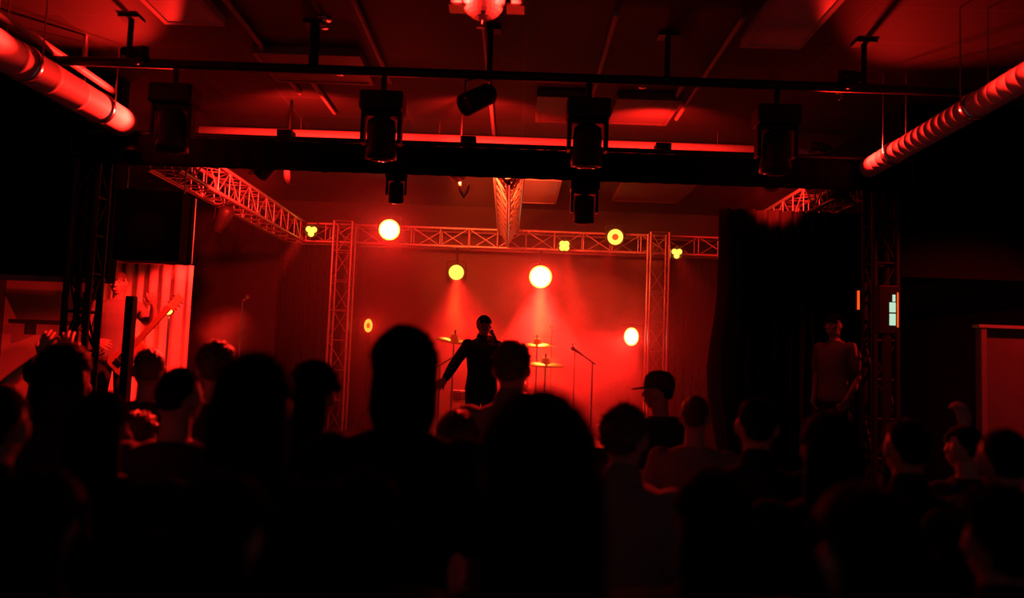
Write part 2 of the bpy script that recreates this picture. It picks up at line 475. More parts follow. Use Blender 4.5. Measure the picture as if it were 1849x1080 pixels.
# conduits running toward the stage on the ceiling
for i, (px, py, y0, y1, lab) in enumerate([
        (660, 50, 4.8, 7.2, 'dull red conduit on the ceiling left of the mirror ball'),
        (470, 80, 5.2, 7.6, 'dull red conduit on the ceiling behind the left light panel'),
        (877, 80, 5.4, 12.4, 'dull red conduit on the ceiling in line with the mirror ball'),
        (1092, 100, 5.6, 7.4, 'dull red conduit on the ceiling right of the mirror ball'),
        (1285, 120, 5.6, 8.0, 'dull red conduit on the ceiling near the right light panel'),
        (590, 185, 7.0, 8.2, 'short red conduit on the ceiling between two moving heads at left'),
        (1203, 205, 7.0, 8.2, 'short red conduit on the ceiling right of the third moving head')]):
    d = MROT @ Vector(((px-924.5)/F_PX, -(py-540)/F_PX, -1)); t = (ZC-1.7-0.03)/d.z
    x = d.x*t
    c_ = MB().tube((0, y0-0, 0), (0, y1, 0), 0.022, n=8).build('ceiling_conduit', M['rail'], loc=(x, 0, ZC-0.024))
    tag(c_, lab, 'conduit', 'conduits on the ceiling')

# ceiling troffers
def troffer(x, y, lx, ly, label, dm='white'):
    e = empty('ceiling_light_panel', (x, y, ZC), label, 'ceiling light', 'switched-off ceiling light panels')
    fr = MB(); h = 0.07
    for s in (-1, 1):
        fr.box((s*(lx/2-0.02), 0, -h/2), (0.04, ly, h)); fr.box((0, s*(ly/2-0.02), -h/2), (lx-0.08, 0.04, h))
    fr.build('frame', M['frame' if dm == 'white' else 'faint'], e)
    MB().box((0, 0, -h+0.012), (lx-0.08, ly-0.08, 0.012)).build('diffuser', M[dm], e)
    return e
def on_ceiling(px, py):
    d = MROT @ Vector(((px-924.5)/F_PX, -(py-540)/F_PX, -1)); t = (ZC-0.07-1.7)/d.z
    return Vector((d.x*t, d.y*t, ZC))
p = on_ceiling(352, 46); troffer(p.x, p.y-0.75, 0.46, 1.5, 'red tinted rectangular light panel on the ceiling at top left')
p = on_ceiling(1390, 88); troffer(p.x, p.y-0.75, 0.46, 1.5, 'larger red tinted rectangular light panel on the ceiling at top right')
p = on_ceiling(968, 368); troffer(p.x, p.y-0.8, 0.62, 1.6, 'small red lit panel on the far ceiling right of the centre truss')
p = on_ceiling(1165, 366); troffer(p.x, p.y-0.8, 1.0, 1.6, 'dim red panel on the far ceiling between centre and right truss', 'faint')
p = on_ceiling(1010, 222); troffer(p.x, p.y-0.4, 0.5, 0.8, 'faint red panel imitating uneven light on the ceiling left of the third moving head', 'faint')  # this panel and the next two imitate unevenly lit ceiling tiles
p = on_ceiling(1150, 226); troffer(p.x, p.y-0.4, 0.6, 0.8, 'faint red panel imitating uneven light on the ceiling right of the third moving head', 'faint')
p = on_ceiling(590, 155); troffer(p.x, p.y-0.4, 0.9, 0.7, 'faint red panel imitating uneven light on the ceiling above the second moving head', 'faint')

# sprinkler heads / small glints on the ceiling
for i, (px, py, lab) in enumerate([(1160, 158, 'small bright sprinkler head on the ceiling right of the third moving head'),
        (613, 134, 'small sprinkler head on the ceiling left of the second moving head'),
        (585, 50, 'small sprinkler head on the ceiling above the lighting pipe at left'),
        (1520, 180, 'small dim sprinkler head on the ceiling near the right duct')]):
    p = on_ceiling(px, py)
    e = empty('sprinkler_head', (p.x, p.y, ZC), lab, 'sprinkler', 'sprinkler heads on the ceiling')
    MB().tube((0, 0, 0), (0, 0, -0.05), 0.014, n=10).build('stem', M['chrome'], e)
    MB().lathe([(0.05, -0.012), (0.06, 0), (0.001, 0.001)], 16).build('escutcheon', M['chrome'], e)
    MB().lathe([(0.035, -0.075), (0.035, -0.07), (0.008, -0.05)], 12).build('deflector', M['chrome'], e)

# ---------------------------------------------------------------- mirror ball with pin spots
bp_ = at(873, -4, 5.0)
mbx = empty('mirror_ball', bp_, 'round mirror ball with banded facets hanging at the top of the picture', 'mirror ball')
def ball_mesh(r):
    mb = MB(); nb = 16
    mb.sphere((0, 0, 0), r*0.985, 28, 18)
    for k in range(nb):
        t0 = PI*k/nb; t1 = PI*(k+0.9)/nb; n = max(4, int(2*nb*math.sin((t0+t1)/2)))
        for i in range(n):
            a0 = 2*PI*i/n; a1 = 2*PI*(i+0.93)/n
            P = lambda t, a: Vector((r*math.sin(t)*math.cos(a), r*math.sin(t)*math.sin(a), r*math.cos(t)))
            q = [P(t0, a0), P(t1, a0), P(t1, a1), P(t0, a1)]
            mb._add(q + [v*0.975 for v in q], [(0, 1, 2, 3), (0, 4, 5, 1), (1, 5, 6, 2), (2, 6, 7, 3), (3, 7, 4, 0)], False)
    return mb
ball_mesh(0.145).build('faceted_ball', M['mirror'], mbx)
MB().tube((0, 0, 0.14), (0, 0, ZC-bp_.z), 0.006, n=8).build('hanging_rod', M['chrome'], mbx)
MB().tube((0, 0, 0.14), (0, 0, 0.2), 0.03, n=14).build('motor', M['black'], mbx)
MB().tube((0, 0, -0.142), (-0.005, 0, -0.175), 0.003, n=6).build('chain', M['chrome'], mbx)
MB().box((-0.012, 0, -0.192), (0.05, 0.02, 0.018)).build('pull_tag', M['chrome'], mbx)
def pinspot(px, py, sgn, lab):
    p = at(px, py, 5.0)
    e = empty('pin_spot', p, lab, 'spotlight', 'pin spots beside the mirror ball')
    MB().box((0, 0, 0.05), (0.075, 0.12, 0.075)).build('housing', M['pipe'], e)
    MB().box((-0.012*sgn, 0, 0.006), (0.115, 0.13, 0.014)).build('shade_lip', M['chrome'], e)
    MB().tube((0, 0, 0.085), (0, 0, ZC-p.z), 0.008, n=6).build('stem', M['chrome'], e)
    spot('pin_light', p+Vector((0.05*sgn, -0.12, 0.0)), at(873, 0, 5.0)+Vector((0, -0.05, 0)), 30, 80, 0.5, 0.02)
    return e
pinspot(824, 16, -1, 'small bright spotlight box on the left of the mirror ball')
pinspot(934, 18, 1, 'small bright spotlight box on the right of the mirror ball')

# ---------------------------------------------------------------- moving heads
def moving_head(base_c, label, lens_m=None, tilt=0, s=1.0, cat='moving head light', group=None, face_cam=False):
    """hangs: clamp + base on top, yoke, head below"""
    e = empty('moving_head_light', base_c, label, cat, group)
    e.scale = (s, s, s)
    bevel(MB().box((0, 0, 0), (0.33, 0.22, 0.15)).build('base_box', M['black'], e), 0.02)
    c_ = MB().tube((0, 0, 0.07), (0, 0, 0.17), 0.022); c_.box((0, 0, 0.2), (0.04, 0.03, 0.10)).build('clamp', M['black'], e)
    MB().box((-0.06, 0.02, 0.082), (0.11, 0.12, 0.012)).build('mounting_plate', M['chrome'], e)
    MB().box((0.075, 0.02, 0.082), (0.09, 0.12, 0.012)).build('mounting_plate', M['chrome'], e)
    y = MB(); y.box((0, 0, -0.09), (0.31, 0.09, 0.04))
    for sx in (-1, 1): y.box((sx*0.14, 0, -0.2), (0.032, 0.10, 0.24))
    bevel(y.build('yoke', M['black'], e), 0.008)
    h = MB().lathe([(0.07, -0.15), (0.102, -0.13), (0.11, -0.05), (0.11, 0.08), (0.118, 0.10), (0.118, 0.16), (0.095, 0.165)], 26)
    ho = h.build('lamp_head', M['black'], e, (0, 0, -0.27), (R(180)+tilt, 0, 0))
    l = MB().lathe([(0.092, 0.155), (0.088, 0.168), (0.05, 0.178), (0.001, 0.18)], 26).build('lens', lens_m or M['lens_off'], ho)
    return e
for px, py, lab in ((316, 168, 'black moving head light hanging first from the left on the near pipe'),
                    (692, 178, 'black moving head light hanging second from the left on the near pipe'),
                    (1062, 203, 'black moving head light hanging third from the left on the near pipe'),
                    (1402, 215, 'black moving head light hanging furthest right on the near pipe')):
    p = at(px, py, PY)
    e = moving_head((p.x, PY, PZ-0.25), lab, tilt=R(8), group='moving heads on the near lighting pipe')
for px, lab in ((712, 'small black moving head under the front truss above the left white-hot lamp'), (1058, 'small black moving head under the front truss right of the centre truss')):
    p = at(px, 335, 7.2)
    moving_head((p.x, 7.34, 3.40 if px < 900 else 3.36), lab, s=0.62 if px < 900 else 0.82, tilt=R(10), group='moving heads under the front truss')
p = at(838, 345, 7.6)
e = empty('hook_clamp', (p.x, 7.6, p.z), 'small v-shaped clamp hanging left of the centre truss', 'clamp')
MB().path([(-0.05, 0, 0.12), (-0.035, 0, 0), (0, 0, -0.06), (0.03, 0, 0), (0.045, 0, 0.07)], [0.012, 0.018, 0.022, 0.018, 0.01]).build('hook', M['alu'], e)
MB().tube((-0.05, 0, 0.1), (-0.05, 0, ZC-p.z), 0.01).build('rod', M['alu_black'], e)
p = at(519, 318, 7.9)
e = empty('hanging_cable', (p.x, 7.9, p.z), 'short red lit cable bundle hanging from the rig at left', 'cable')
MB().path([(0, 0, ZC-p.z), (-0.01, 0, 0.25), (-0.012, 0, 0.1)], 0.012).build('lead', M['alu_black'], e)
MB().path([(-0.014, 0, 0.10), (-0.005, 0, 0), (0.006, 0, -0.08)], [0.03, 0.035, 0.028]).build('coil', M['rail'], e)

# ---------------------------------------------------------------- lit stage lamps
LG = 'lit red stage lamps at the rear of the stage'
def face(loc): return aim(loc, (0, 0, 1.7))
def lamp_on_truss(px, py, Y, r, m, label, kind='disc', sx=1.0, group=LG):
    """can with yoke; the lens looks to the hall"""
    p = at(px, py, Y)
    e = empty('stage_lamp', p, label, 'stage lamp', group)
    q = (Vector((0, 0, 1.7))-p).to_track_quat('Z', 'Y').to_euler()
    g = bpy.data.objects.new('lamp_can', None)
    can = MB().lathe([(r*0.75, -0.30), (r*1.05, -0.27), (r*1.15, -0.02), (r*1.22, 0.0), (r*1.22, 0.015), (r*1.16, 0.015), (r*1.15, 0.0)], 26).build('can', M['black'], e, rot=q)
    can.scale = (sx, 1, 1)
    if kind == 'disc':
        MB().lathe([(r, 0.004), (r*0.98, 0.018), (r*0.6, 0.03), (0.001, 0.034)], 28).build('lens', m, can)
        if m is M['l_white']:
            MB().lathe([(r*1.005, 0.0), (r*1.005, 0.022), (r*1.13, 0.022), (r*1.15, 0.0)], 28).build('glare_ring', M['l_yellow'], can)  # yellow edge of the lamp glare modelled as an emissive ring
    elif kind == 'ring':
        MB().lathe([(r*0.42, 0.0), (r*0.42, 0.02), (r*0.97, 0.02), (r*1.0, 0.0)], 28).build('ring_lens', m, can)
        MB().lathe([(r*0.41, 0.0), (r*0.41, 0.022), (0.001, 0.026)], 20).build('centre_lens', M['l_core'], can)
    else:
        n = 3 if kind == 'three' else 4
        for k in range(n):
            a_ = 2*PI*k/n + (0.5 if n == 3 else PI/4)
            MB().sphere((0, 0, 0), (r*0.52, r*0.52, 0.02), 16, 8).build('led_lens', m, can, (r*0.5*math.cos(a_), r*0.5*math.sin(a_), 0.02))
    y = MB()
    y.path([(r*1.25, 0, 0), (r*1.25, -0.02, r*1.35), (0, -0.02, r*1.5), (-r*1.25, -0.02, r*1.35), (-r*1.25, 0, 0)], 0.009).build('yoke', M['alu_black'], e)
    return e, p
WH, YE, OR = M['l_white'], M['l_yellow'], M['l_orange']
lamps = [
    (562, 417, 11.7, 0.085, YE, 'three', 1, 'small three-cell yellow lamp at the far end of the left side truss'),
    (703, 415, 11.7, 0.135, WH, 'disc', 1, 'dazzling white-hot lamp with a red halo at upper left of the backdrop'),
    (824, 492, 12.2, 0.115, YE, 'disc', 1, 'round flat yellow lamp below the left end of the lattice truss'),
    (976, 500, 12.0, 0.150, WH, 'disc', 1, 'dazzling white-hot lamp above the cymbals at the middle of the stage'),
    (1019, 444, 11.8, 0.085, YE, 'four', 1, 'small square cluster lamp on the rear truss right of centre'),
    (1111, 428, 11.8, 0.115, YE, 'ring', 1, 'yellow ring-shaped lamp on the rear truss near the right tower'),
    (1222, 457, 11.7, 0.080, YE, 'three', 1, 'small three-cell lamp just right of the right rear tower'),
    (665, 588, 12.0, 0.100, OR, 'ring', 0.62, 'narrow orange ring lamp low down beside the left rear tower'),
    (1140, 608, 12.0, 0.120, WH, 'disc', 0.8, 'white-hot oval lamp low down beside the right rear tower'),
]
LP = []
for px, py, Y, r, m, kd, sx, lab in lamps:
    e, p = lamp_on_truss(px, py, Y, r, m, lab, kd, sx); LP.append((e, p))
# poles carrying the lamps that do not hang on the truss
for i in (2, 3):
    e, p = LP[i]; MB().tube((0, 0.12, 0.16), (0, 0.12+(12.16-p.y-0.12), 3.45-p.z), 0.018).build('drop_pole', M['alu_black'], e)
for i in (1,):
    e, p = LP[i]; MB().tube((0, 0, 0.19), (0, 12.02-p.y, 3.70-p.z), 0.018).build('drop_pole', M['alu_black'], e)
for i in (7, 8):
    e, p = LP[i]; MB().tube((0, 0.1, -0.1), (0, 0.1, SZ-p.z), 0.02).build('stand_pole', M['alu_black'], e)
    mb = MB()
    for k in range(3): mb.tube((0, 0.1, SZ-p.z+0.35), (0.3*math.cos(k*2.1), 0.1+0.3*math.sin(k*2.1), SZ-p.z+0.012), 0.01)
    mb.build('tripod_legs', M['alu_black'], e)

def light_of(i, target, power, angle, blend=0.5, off=0.06, radius=0.06, col=RED):
    e, p = LP[i]; d = (Vector(target)-p).normalized()
    return spot('lamp_light', p + (Vector((0, 0, 1.7))-p).normalized()*0.05 + d*off, target, power, angle, blend, radius, col)
light_of(0, (-4.4, 8.0, 0.4), 500, 20)
light_of(1, (-0.8, 4, 0.9), 240, 62)
light_of(2, (-0.6, 11.5, 0.6), 2000, 84, 1.0)
light_of(3, (0.5, 4, 0.6), 300, 60)
light_of(3, (0.42, 11.5, 0.6), 6500, 72, 0.5)
light_of(3, (0.22, 11.75, 0.6), 1500, 26, 0.8)
light_of(4, (1.2, 11.3, 0.6), 1500, 26, 0.3)
light_of(5, (0.5, 10.5, 0.6), 300, 34)
light_of(6, (2.6, 8.0, 0.6), 60, 30)
light_of(8, (1.0, 5, 1.2), 180, 60)
light_of(8, (0.5, 10.0, 0.9), 500, 70)
light_of(3, at(970, 620, 10.8), 700, 10, 0.3, col=GOLD)  # gold beams added to existing lamps to turn the cymbals yellow
light_of(3, at(985, 655, 10.2), 700, 10, 0.3, col=GOLD)
light_of(2, at(820, 612, 10.4), 380, 10, 0.3, col=GOLD)
light_of(7, (-1.0, 9, 2.0), 60, 80)

# low lamps on the stage floor washing the backdrop
def floor_par(x, y, tgt, power, label, ang=80, z=SZ, col=RED):
    e = empty('floor_can', (x, y, z), label, 'stage lamp', 'floor cans washing the backdrop')
    q = (Vector(tgt)-Vector((x, y, z+0.12))).to_track_quat('Z', 'Y').to_euler()
    can = MB().lathe([(0.05, -0.16), (0.08, -0.13), (0.085, 0.06), (0.09, 0.07)], 20).build('can', M['black'], e, (0, 0, 0.14), q)
    MB().lathe([(0.078, 0.066), (0.06, 0.074), (0.001, 0.076)], 20).build('lens', M['l_red'], can)
    MB().path([(0.1, 0, 0.14), (0.1, 0, 0.02), (-0.1, 0, 0.02), (-0.1, 0, 0.14)], 0.008).build('floor_bracket', M['alu_black'], e)
    d = (Vector(tgt)-Vector((x, y, z+0.14))).normalized()
    spot('can_light', Vector((x, y, z+0.14))+d*0.12, tgt, power, ang, 0.6, 0.05, col)
    return e
floor_par(-1.2, 11.9, (-0.9, 12.6, 1.9), 6, 'black floor can at the rear left washing the backdrop')
floor_par(0.1, 12.0, (0.25, 12.6, 1.9), 20, 'black floor can at rear centre washing the backdrop behind the drums')
floor_par(1.3, 11.9, (1.1, 12.6, 1.7), 8, 'black floor can at the rear right washing the backdrop')

# uplights on front truss and near pipe, all but the first added: they graze the ducts and the cross pipe
def uplight(x, y, z, tgt, power, label, ang=70, hang=False):
    e = empty('uplight', (x, y, z), label, 'stage lamp', 'hooded uplights along the ducts and the cross pipe')
    q = (Vector(tgt)-Vector((x, y, z+0.07))).to_track_quat('Z', 'Y').to_euler()
    b_ = bevel(MB().box((0, 0, -0.02), (0.14, 0.10, 0.06)).build('housing', M['black'], e, (0, 0, 0.07), q), 0.01)
    for sx in (-0.035, 0.035):
        MB().lathe([(0.034, 0.0), (0.034, 0.09), (0.030, 0.09), (0.030, 0.002), (0.001, 0.001)], 16).build('snoot', M['black'], b_, (sx, 0, 0.01))
        MB().sphere((sx, 0, 0.014), (0.024, 0.024, 0.008), 12, 6).build('led_lens', M['l_red'], b_)
    MB().box((0, 0, 0.012), (0.1, 0.05, 0.024)).build('foot', M['alu_black'], e)
    if hang: MB().tube((0, 0, 0.0), (0, PY-y, PZ-z), 0.02).build('arm', M['alu_black'], e)
    d = (Vector(tgt)-Vector((x, y, z+0.07))).normalized()
    spot('uplight_beam', Vector((x, y, z+0.07))+d*0.11, tgt, power, ang, 0.7, 0.04)
    return e
uplight(-3.05, 7.10, 3.655, (-3.54, 6.1, 3.74), 420, 'small uplight on the left end of the front truss beside the duct', 104)
uplight(2.66, 7.10, 3.655, (3.07, 6.1, 3.58), 280, 'added uplight on the right end of the front truss beside the duct', 104)
uplight(-2.95, 5.93, 3.87, (-3.5, 4.2, 3.55), 620, 'added uplight on the left end of the near pipe pointing at the duct', 36, True)
uplight(2.45, 5.93, 3.87, (3.08, 4.2, 3.54), 400, 'added uplight on the right end of the near pipe pointing at the duct', 36, True)
for x, pw, lab in ((-2.2, 220, 'added uplight on the front truss right of the first moving head'),
                   (-0.5, 260, 'added uplight on the front truss between the second and third moving heads'),
                   (1.3, 170, 'added uplight on the front truss right of the third moving head')):
    uplight(x, 7.30, 3.655, (x, 8.5, CPZ), pw, lab, 120)

# ---------------------------------------------------------------- hanging loudspeaker, left
p0 = at(205, 340, 7.1); p1 = at(322, 472, 7.1)
spw = p1.x-p0.x; sph = p0.z-p1.z; cx = (p0.x+p1.x)/2; cz = (p0.z+p1.z)/2
sp = empty('hanging_loudspeaker', (cx, 7.25, cz), 'square black loudspeaker hanging below the front truss at left', 'loudspeaker')
bevel(MB().box((0, 0, 0), (spw-0.03, 0.26, sph)).build('cabinet', M['pelmet'], sp), 0.02)
MB().box((0, -0.135, 0), (spw-0.08, 0.012, sph-0.06)).build('grille', M['pelmet'], sp)
MB().tube((0, -0.142, -0.05), (0, -0.148, -0.05), 0.17, n=32).build('woofer', M['black'], sp)
bevel(MB().box((spw/2-0.005, 0.14, 0.0), (0.018, 0.03, sph-0.02)).build('lit_edge_strip', M['alu'], sp), 0.004)  # bright strip imitating light along the cabinet edge
for sx in (-1, 1):
    MB().tube((sx*(spw/2-0.05), 0, sph/2), (sx*(spw/2-0.05), 0, 3.44-cz), 0.008, n=6).build('hanging_strap', M['alu'], sp)
MB().box((0, 0, sph/2+0.015), (spw-0.1, 0.06, 0.03)).build('rigging_bar', M['alu_black'], sp)

# ---------------------------------------------------------------- drum kit
def cymbal_stand(px, py, Y, r, tilt, label, bar=True):
    p = at(px, py, Y)
    e = empty('cymbal_stand', (p.x, p.y, SZ), label, 'cymbal', 'cymbals of the drum kit')
    h = p.z-SZ
    MB().tube((0, 0, 0.25), (0, 0, h), 0.012).build('stand_pole', M['chrome'], e)
    for k in range(3):
        a_ = k*2*PI/3+0.4
        MB().tube((0, 0, 0.42), (0.32*math.cos(a_), 0.32*math.sin(a_), 0.012), 0.009).build('leg', M['chrome'], e)
    cy = MB().lathe([(r, -0.03), (r*0.98, -0.024), (r*0.5, -0.004), (r*0.24, 0.010), (r*0.2, 0.045), (r*0.08, 0.066), (0.004, 0.068), (0.004, 0.062), (r*0.18, 0.04), (r*0.22, 0.004), (r*0.5, -0.008), (r, -0.034)], 40)
    co = cy.build('cymbal', M['brass'], e, (0, 0, h), tilt)
    MB().tube((0, 0, 0.06), (0, 0, 0.12), 0.014).build('wing_nut', M['chrome'], co)
    return e
cymbal_stand(820, 612, 10.4, 0.25, (R(7), R(8), 0), 'yellow lit crash cymbal on its stand left of the singer')
cymbal_stand(970, 620, 10.8, 0.24, (R(8), R(-2), 0), 'yellow lit cymbal high on its stand right of the singer')
cymbal_stand(985, 655, 10.2, 0.26, (R(6), R(1), 0), 'bright yellow ride cymbal lower down right of the singer')
def drum(name, c, r, h, axis_rot, label, m=M['drum'], lugs=8, legs=False):
    e = empty(name, c, label, 'drum', 'drums of the drum kit'); 
    sh_ = MB().lathe([(r, 0), (r, h), (r*0.98, h), (r*0.98, 0)], 36).build('shell', m, e, rot=axis_rot)
    MB().lathe([(0.001, h+0.003), (r*0.98, h+0.003), (r*0.98, h-0.002), (0.001, h-0.002)], 36).build('batter_head', M['head'], sh_)
    for z in (0, h):
        MB().lathe([(r, z-0.015), (r+0.012, z-0.015), (r+0.012, z+0.015), (r, z+0.015)], 36).build('hoop', M['chrome'], sh_)
    lg = MB()
    for k in range(lugs):
        a_ = 2*PI*k/lugs
        lg.tube(((r+0.01)*math.cos(a_), (r+0.01)*math.sin(a_), 0.0), ((r+0.01)*math.cos(a_), (r+0.01)*math.sin(a_), h), 0.005, n=6)
    lg.build('tension_rods', M['chrome'], sh_)
    if legs:
        for k in range(3):
            a_ = 2*PI*k/3+0.5
            MB().tube((r*1.03*math.cos(a_), r*1.03*math.sin(a_), h*0.6), (r*1.1*math.cos(a_), r*1.1*math.sin(a_), SZ-c[2]), 0.008).build('leg', M['chrome'], e)
    return e
dx = at(905, 660, 10.7).x
drum('bass_drum', (dx, 10.4, SZ+0.30), 0.28, 0.42, (R(-90), 0, 0), 'large bass drum standing on edge at the middle of the drum kit')
drum('rack_tom', (dx-0.19, 10.62, SZ+0.68), 0.15, 0.2, (R(-14), 0, 0), 'small rack tom on the left above the bass drum', legs=False)
drum('rack_tom', (dx+0.19, 10.62, SZ+0.68), 0.16, 0.22, (R(-14), 0, 0), 'small rack tom on the right above the bass drum', legs=False)
drum('floor_tom', (dx+0.58, 10.95, SZ+0.3), 0.2, 0.36, (0, 0, 0), 'floor tom standing on three legs at the right of the kit', legs=True)
drum('snare_drum', (dx-0.50, 10.95, SZ+0.55), 0.17, 0.13, (0, 0, 0), 'shallow snare drum at the left of the kit', legs=True)
# tom posts
for ch in [o for o in bpy.data.objects if o.name.startswith('rack_tom')]:
    sx = 1 if ch.location.x < dx else -1
    MB().tube((sx*0.10, -0.05, -0.12), (sx*0.02, 0.03, 0.06), 0.011).build('mounting_post', M['chrome'], ch)
# boom microphone stand left of the singer
def mic_stand(px, py, Y, boom, label, base_dx=0.0):
    p = at(px, py, Y)
    e = empty('microphone_stand', (p.x+base_dx, p.y, SZ), label, 'microphone stand', 'microphone stands on stage')
    h = p.z-SZ
    MB().lathe([(0.12, 0.0), (0.12, 0.015), (0.02, 0.03)], 20).build('base', M['black'], e)
    MB().tube((0, 0, 0.02), (0, 0, h-0.03 if boom else h), 0.009).build('pole', M['chrome'], e)
    q0 = Vector((0, 0, h-0.03)) if boom else Vector((0, 0, h))
    q1 = Vector(boom) + Vector((0, 0, h)) if boom else Vector((0, 0.03, h+0.02))
    if boom:
        MB().tube(q0-(q1-q0)*0.3, q1, 0.009).build('boom_arm', M['chrome'], e)
    d = (q1-q0).normalized() if boom else Vector((0, 1, 0.4)).normalized()
    mc = MB().tube(q1, q1+d*0.12, 0.011, 0.017); mc.sphere(q1+d*0.14, 0.027)
    mc.build('microphone', M['alu'], e)
    return e
mic_stand(795, 655, 9.9, (0.42, 0, 0.26), 'microphone stand with its boom rising to the left cymbal')
mic_stand(1038, 632, 10.4, None, 'thin microphone stand right of the upper right cymbal')
mic_stand(1070, 650, 9.6, (-0.12, 0, 0.05), 'low boom microphone stand between the cymbals and the right tower')
mic_stand(997, 600, 11.0, None, 'straight stand rising just behind the upper right cymbal')
mic_stand(438, 545, 9.4, None, 'tall microphone stand alone in the dark left of the left rear tower')
def wedge(px, Y, label):
    p = at(px, 690, Y)
    e = empty('monitor_wedge', (p.x, Y, SZ), label, 'monitor speaker', 'monitor wedges at the stage front')
    mb = MB(); hw = 0.24
    vs = [(s*hw, y, z) for s in (-1, 1) for y, z in ((-0.2, 0.0), (0.2, 0.0), (0.2, 0.12), (-0.02, 0.34), (-0.2, 0.34))]
    mb._add(vs, [(0, 1, 2, 3, 4), (9, 8, 7, 6, 5)]+[(i, (i+1) % 5+0, 5+(i+1) % 5, 5+i) for i in range(5)], False)
    bevel(mb.build('cabinet', M['black'], e), 0.01)
    g = MB().box((0, 0, 0), (0.42, 0.26, 0.012)).build('grille', M['pelmet'], e, (0, 0.1, 0.235), (R(-45), 0, 0))
    return e
wedge(760, 7.7, 'black monitor wedge at the stage front left of centre')
wedge(1090, 7.7, 'black monitor wedge at the stage front right of centre')

# ---------------------------------------------------------------- people
def remeshed(mb, name, m, voxel, smooth=2):
    me = mb.mesh(name, m); o = bpy.data.objects.new('tmp', me); C.objects.link(o)
    rm = o.modifiers.new('r', 'REMESH'); rm.mode = 'VOXEL'; rm.voxel_size = voxel; rm.use_smooth_shade = True
    sm = o.modifiers.new('s', 'SMOOTH'); sm.factor = 0.5; sm.iterations = smooth
    dg = bpy.context.evaluated_depsgraph_get(); dg.update()
    out = bpy.data.meshes.new_from_object(o.evaluated_get(dg)); out.name = name
    bpy.data.objects.remove(o); bpy.data.meshes.remove(me)
    if not out.materials: out.materials.append(m)
    for p in out.polygons: p.use_smooth = True
    return out

def hand(mb, wrist, axis, normal, side, curl):
    """axis: wrist to knuckles; normal: out of the back of the hand; side +1 right hand"""
    ax = Vector(axis).normalized(); nm = Vector(normal); nm = (nm-ax*nm.dot(ax)).normalized()
    lat = ax.cross(nm)*side          # toward the thumb
    w0 = Vector(wrist)
    M3 = Matrix((lat, ax, nm)).transposed()
    mb.sphere(w0+ax*0.05, (0.041, 0.052, 0.016), 16, 12, M3)
    mb.caps(w0-ax*0.02, w0+ax*0.03, 0.026, 0.026)
    fl = [0.076, 0.086, 0.080, 0.063]
    for k in range(4):
        l = (1.5-k)*0.0228
        p = w0+ax*(0.088-0.004*abs(k-1))+lat*l
        mb.caps(w0+ax*0.04+lat*l*0.8, p, 0.0125, 0.011, 8)
        d = (ax+lat*(1.5-k)*0.13).normalized()
        c = curl[k] if isinstance(curl, (list, tuple)) else curl
        for j, fr in enumerate((0.45, 0.32, 0.25)):
            ang = c*(j+0.6)*0.75
            dd = (d*math.cos(ang)-nm*math.sin(ang))
            q = p+dd*fl[k]*fr
            mb.caps(p, q, 0.0112-0.0006*j, 0.0106-0.0006*j, 8); p = q
    p = w0+ax*0.025+lat*0.028
    d = (lat*0.75+ax*0.65-nm*0.25*(1 if curl else 0.3)).normalized()
    q = p+d*0.042; mb.caps(p, q, 0.016, 0.0125, 8)
    d2 = (d*0.7+ax*0.5-nm*0.4).normalized(); mb.caps(q, q+d2*0.034, 0.0125, 0.011, 8)

POSES = {
    'down': dict(L=((0.245, -0.02, 1.14), (0.255, 0.06, 0.89), (0.02, 0.12, -1), (1, -.1, 0), 0.45),
                 R=((0.245, -0.02, 1.14), (0.250, 0.07, 0.89), (0.0, 0.15, -1), (1, -.1, 0), 0.5)),
    'pockets': dict(L=((0.265, -0.06, 1.15), (0.20, 0.06, 0.93), (-0.2, 0.5, -1), (1, .2, 0), 0.7),
                    R=((0.265, -0.06, 1.15), (0.20, 0.06, 0.93), (-0.2, 0.5, -1), (1, .2, 0), 0.7)),
    'overhead': dict(L=((0.25, 0.08, 1.56), (0.075, 0.14, 1.75), (-0.2, 0.1, 1), (.2, -1, 0), 0.35),
                     R=((0.25, 0.08, 1.56), (0.085, 0.14, 1.75), (-0.2, 0.1, 1), (.2, -1, 0), 0.35)),
    'one_up': dict(L=((0.245, -0.02, 1.14), (0.24, 0.12, 0.92), (0, .3, -1), (1, 0, 0), 0.5),
                   R=((0.26, 0.12, 1.50), (0.24, 0.22, 1.72), (0, 0.1, 1), (0, -1, 0), 0.8)),
    'guitar': dict(L=((0.36, 0.06, 1.24), (0.40, 0.26, 1.42), (0.0, 0.5, 0.6), (0.3, 1, -0.2), 1.0),
                   R=((0.30, -0.02, 1.16), (0.12, 0.20, 1.06), (-0.9, 0.3, -0.2), (0, 1, 0.2), 0.6)),
    'sing': dict(R=((0.34, 0.10, 1.24), (0.50, 0.20, 1.04), (0.6, 0.4, -0.6), (0, .4, 1), 0.3),
                 L=((0.24, 0.14, 1.20), (0.07, 0.21, 1.42), (-0.5, 0.3, 0.7), (0.6, 1, 0), 1.3)),
}
VOX = 0.0065
def torso_rows(g):
    return [(0, 0, 0.78, 0.05, 0.05), (0, 0, 0.84, 0.13+g, 0.09+g), (0, 0.0, 0.92, 0.165+g, 0.115+g), (0, 0.0, 1.02, 0.15+g, 0.105+g), (0, 0.005, 1.12, 0.142+g, 0.10+g),
            (0, 0.005, 1.24, 0.158+g, 0.11+g), (0, 0.0, 1.34, 0.172+g, 0.112+g), (0, -0.005, 1.41, 0.168+g, 0.098+g), (0, -0.012, 1.46, 0.12+g, 0.07+g), (0, -0.012, 1.485, 0.065+g, 0.058+g)]
